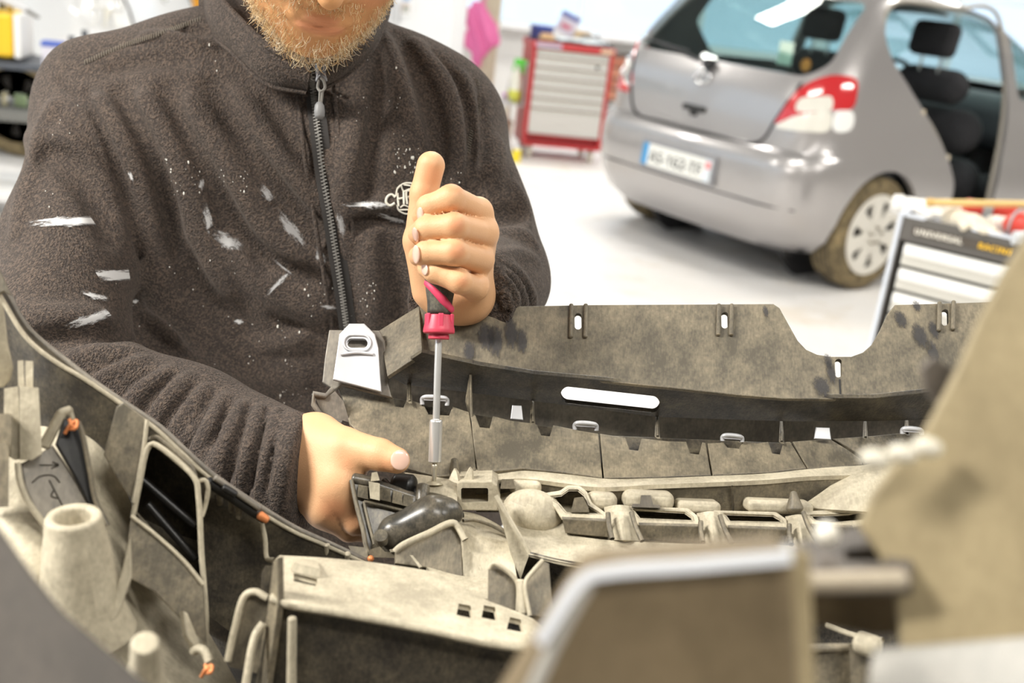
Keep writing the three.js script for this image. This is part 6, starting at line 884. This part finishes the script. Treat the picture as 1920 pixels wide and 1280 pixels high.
  add('end_column', sheet([[[1600, 876, .965], [1640, 868, .955], [1690, 862, .95]], [[1550, 915, .955], [1600, 905, .94], [1670, 900, .93]], [[1500, 950, .945], [1560, 955, .925], [1650, 960, .915]]], .004, 16, 8), plasticTan);
  // pan edge seen between the near pieces
  add('pan_edge', boxUV(merge([tubeG([W(1490, 1219, .72), W(1530, 1216, .722), W(1600, 1215, .725)], .0034, 16, 8), pxBlock([[1490, 1220], [1600, 1217], [1602, 1300], [1486, 1300]], .722, .74)])), plasticMid); add('pan_tube', rod([1612, 1204, .71], [1640, 1214, .705], .0075, .0078), plasticTan); add('pan_post', boxUV(pxBlock([[1592, 1206], [1652, 1212], [1655, 1310], [1596, 1310]], .708, .74)), plasticMid); add('pan_ridge', tb([[1550, 1172, .79], [1600, 1190, .77], [1655, 1200, .75]], .002), plasticTan);
}
// ---------- near edges of the bumper, close to the lens ----------
{
  const t = bumper, add = (n, g, m, l) => part(t, n, g, m, l);
  const nearMat = std({ map: dustyTex([100, 86, 62], [120, 104, 78], .3, .7, 3), roughness: .6 }), nearGrey = std({ map: dustyTex([86, 80, 74], [104, 96, 88], .3, .7, 3), roughness: .55 }), paleMat = std({ map: dustyTex([158, 156, 150], [182, 178, 170], .3, .7, 3), roughness: .4 }), oliveMat = std({ map: dustyTex([136, 122, 92], [160, 145, 112], .3, .7, 3), roughness: .6 });
  add('near_corner', plate(planeOf([0, 1000, .42], [150, 1180, .42], [0, 1280, .40]), [[-80, 900], [0, 985], [60, 1070], [120, 1145], [200, 1215], [310, 1310], [-80, 1360]], .004, [], .002), nearGrey, 'near grey corner of the bumper');
  const cp = planeOf([1130, 1080, .31], [1475, 1055, .31], [1200, 1280, .312]);
  add('near_bracket', plate(cp, [[1096, 1072], [1140, 1058], [1478, 1030], [1490, 1060], [1506, 1340], [930, 1340], [1020, 1190]], .014, [], .0045), nearMat, 'near brown bracket with a bright rounded edge');
  add('bracket_top', sheet([[[1010, 1180, .330], [1088, 1066, .330], [1140, 1046, .330], [1300, 1030, .330], [1480, 1016, .330]], [[1002, 1200, .306], [1092, 1076, .306], [1142, 1064, .306], [1300, 1052, .306], [1484, 1036, .306]]], .003, 40, 4), std({ color: rgb(.72, .74, .78), roughness: .22 }), 'bright glossy top edge');
  add('bracket_flank', sheet([[[1088, 1070, .335], [1020, 1170, .335], [940, 1300, .335]], [[1104, 1076, .307], [1040, 1190, .307], [975, 1330, .307]]], .003, 20, 3), paleMat);
  add('bracket_post', plate(planeOf([1484, 1040, .33], [1520, 1040, .335], [1490, 1280, .33]), [[1482, 1030], [1524, 1034], [1536, 1340], [1500, 1340]], .006, [], .002), oliveMat);
  add('near_bar', boxUV(rodG(W(1500, 1092, .35), W(1690, 1086, .35), .0034, .0034, 14)), std({ map: dustyTex([158, 146, 126], [178, 166, 146], .3, .7, 3), roughness: .5 }));
  add('near_web', plate(planeOf([1510, 1100, .40], [1700, 1100, .40], [1510, 1190, .41]), [[1500, 1098], [1710, 1094], [1720, 1188], [1640, 1190], [1505, 1165]], .004), nearMat);
  add('near_shelf', plate(planeOf([1500, 1000, .40], [1700, 1000, .39], [1600, 1090, .37]), [[1480, 1020], [1560, 1000], [1600, 985], [1710, 980], [1710, 1092], [1496, 1094]], .004, [ovalPx(1622, 1042, 90, 34, 0, 20)]), nearGrey);
  add('shelf_recess', plate(planeOf([1500, 1000, .425], [1700, 1000, .415], [1600, 1090, .395]), [[1560, 1010], [1690, 1010], [1690, 1075], [1560, 1075]], .003), nearGrey);
  add('near_slab', plate(planeOf([1700, 800, .385], [1900, 700, .375], [1750, 1150, .37]), [[2000, 330], [1935, 415], [1880, 505], [1830, 600], [1792, 690], [1752, 765], [1724, 815], [1672, 870], [1632, 925], [1606, 985], [1640, 1030], [1672, 1090], [1686, 1190], [1700, 1340], [2000, 1340]], .005, [], .002), oliveMat, 'near olive brown slab of the bumper end');
  add('slab_foot', plate(planeOf([1660, 1200, .355], [1920, 1185, .35], [1700, 1290, .345]), [[1640, 1212], [1760, 1203], [1990, 1184], [1990, 1360], [1620, 1360]], .005, [], .002), paleMat, 'near pale grey foot');
  add('slab_fold', plate(planeOf([1800, 640, .40], [1920, 440, .40], [1850, 800, .40]), [[1730, 690], [1752, 668], [1790, 690], [1760, 760], [1735, 720]], .003), nearGrey);
  for (const [x, y] of [[1640, 860], [1692, 850], [1738, 838]]) { const g = new THREE.SphereGeometry(.0042, 16, 12); g.scale(1.3, .8, 1); const p = W(x, y, .37); g.translate(p.x, p.y, p.z); add('rivet', g, std({ color: rgb(.62, .58, .48), roughness: .3 }), 'pale shiny rivet'); }
  { const g = new THREE.SphereGeometry(.0045, 16, 12), p = W(1550, 1000, .385); g.translate(p.x, p.y, p.z); add('rivet', g, std({ color: rgb(.8, .76, .66), roughness: .3 }), 'pale shiny rivet'); }
}
// ---------- lamp housing held in the left hand ----------
{
  const t = thing('lamp_housing', 'glossy black fog lamp housing gripped under the thumb', 'lamp housing'), add = (n, g, m, l) => part(t, n, g, m, l);
  const gl = std({ map: dustyTex([76, 72, 64], [140, 130, 110], .42, .6, 6), roughness: .35 }), bk = std({ map: dustyTex([54, 52, 47], [110, 102, 88], .45, .65, 6), roughness: .3 });
  const pl = planeOf([660, 900, .912], [780, 930, .918], [690, 1035, .888]);
  add('back_plate', plate(pl, [[658, 900], [668, 896], [790, 934], [850, 956], [858, 972], [800, 1000], [766, 1012], [744, 1024], [742, 1040], [692, 1038]], .004, [], .0012), gl, 'dusty back plate'); add('plate_edge', boxUV(tubeG([[659, 900, .909], [667, 940, .900], [680, 990, .892], [693, 1037, .885], [718, 1040, .884], [742, 1040, .884]].map(a => W(...a)), .0020, 50, 8)), plasticMid);
  add('inner_frame', boxUV(tubeG([[682, 940, .902], [720, 948, .904], [762, 958, .906]].map(a => W(...a)), .0014, 20, 6)), plasticMid); add('inner_frame', boxUV(tubeG([[682, 940, .902], [690, 975, .896], [702, 1020, .888]].map(a => W(...a)), .0014, 20, 6)), plasticMid);
  { const f = smoothDuct(); add('duct', boxUV(f), bk, 'swollen black duct'); }
  function smoothDuct() { const a = capsule(W(742, 998, .895), W(812, 970, .897), .0155, .0145), b = capsule(W(812, 970, .897), W(842, 962, .905), .0145, .011); const f = (x, y, z) => smin(a(x, y, z), b(x, y, z), .02); const m = W(790, 980, .9); return surfaceNets(f, [m.x - .07, m.y - .05, m.z - .05], [m.x + .07, m.y + .05, m.z + .05], .0032); }
  add('spigot', boxUV(rodG(W(846, 968, .912), W(862, 966, .918), .0105, .005, 16)), plasticBlack);
  add('upper_rail', boxUV(rodG(W(664, 898, .915), W(700, 905, .918), .0055, .0055)), bk); add('upper_rail', boxUV(rodG(W(700, 908, .922), W(790, 938, .924), .005, .005)), bk);
  for (const [x, y, w, h] of [[680, 921, 20, 26], [722, 926, 22, 26], [745, 932, 20, 26], [765, 938, 20, 24]]) add('ribbed_cell', boxUV(pxBlock([[x - w / 2 + 2, y - h / 2], [x + w / 2 - 1, y - h / 2 + 4], [x + w / 2, y + h / 2 + 2], [x - w / 2, y + h / 2 - 3]], .902, .916)), gl);
  add('peg', boxUV(merge([pxBlock([[697, 886], [707, 884], [712, 900], [695, 902]], .898, .91), pxBlock([[691, 902], [712, 906], [712, 938], [694, 934]], .894, .91)])), plasticTan, 'pale clip peg');
  add('wire_bundle', boxUV(tubeG([[718, 902, .935], [735, 918, .93], [755, 926, .928], [768, 914, .93], [772, 904, .935]].map(a => W(...a)), .004, 30, 8)), bk); add('bulb_holder', boxUV(rodG(W(745, 908, .935), W(768, 912, .932), .010, .011)), plasticBlack); add('strut', boxUV(rodG(W(793, 914, .925), W(789, 948, .915), .0062, .0050)), gl);
  { const p = W(714, 1008, .880), g = cyl(.0058, .0062, .008, 0, 0, 0, 'y', 24); g.applyQuaternion(new THREE.Quaternion().setFromUnitVectors(V3(0, 1, 0), W(713, 995, .878).sub(W(714, 1008, .886)).normalize())); g.translate(p.x, p.y, p.z); add('round_boss', boxUV(g), gl); } add('boss_arm', boxUV(rodG(W(722, 1012, .886), W(766, 1014, .888), .0045, .0035)), bk);
  add('base_lip', boxUV(pxBlock([[693, 1030], [712, 1024], [722, 1034], [742, 1036], [742, 1046], [694, 1044]], .876, .89)), plasticMid); add('base_tab', boxUV(pxBlock([[730, 1030], [741, 1028], [742, 1034], [732, 1035]], .872, .88)), plasticTan); { const g = new THREE.SphereGeometry(.0028, 12, 10), p = W(695, 1047, .872); g.translate(p.x, p.y, p.z); add('copper_dot', g, copperMat, 'copper clip end'); }
  add('side_wing', plate(planeOf([655, 1022, .885], [690, 1026, .885], [690, 1050, .88]), [[653, 1022], [690, 1026], [691, 1046], [668, 1052]], .0025), plasticMid);
}
// ---------- stand under the bumper ----------
{
  const t = thing('work_stand', 'folding steel trestle stand carrying the bumper', 'stand'), m = flat(.25, .26, .28, .5, .3);
  const beams = [[-.42, -.74, .34, -.66, .70], [-.36, -.95, .46, -.93, .72]];
  for (const [x0, z0, x1, z1, y] of beams) { part(t, 'rail', rodG(V3(x0, y, z0), V3(x1, y, z1), .02, .02), m); part(t, 'foam_sleeve', cylBetween(V3(x0 + .1, y, z0), V3(x1 - .1, y, z1 - 0), .032), rubberMat); }
  function cylBetween(a, b, r) { return rodG(a, b, r, r); }
  for (const [x, z, dx] of [[-.40, -.74, -.08], [.32, -.66, .08], [-.34, -.95, -.08], [.44, -.93, .08]]) part(t, 'leg', rodG(V3(x, .71, z), V3(x + dx, .018, z), .016, .016), m);
  part(t, 'cross_brace', merge([rodG(V3(-.45, .3, -.74), V3(-.40, .3, -.95), .01), rodG(V3(.37, .3, -.66), V3(.49, .3, -.93), .01), rodG(V3(-.41, .62, -.74), V3(-.35, .62, -.95), .01), rodG(V3(.33, .62, -.66), V3(.45, .62, -.93), .01)]), m);
  // uprights that prop the skin and the air guide
  part(t, 'support_arm', merge([rodG(V3(-.30, .70, -.75), W(200, 1420, .84), .012), rodG(V3(.10, .70, -.69), W(900, 1420, .87), .012), rodG(V3(.40, .72, -.93), W(1800, 980, 1.03), .012)]), m);
}

renderer.render(scene, camera);
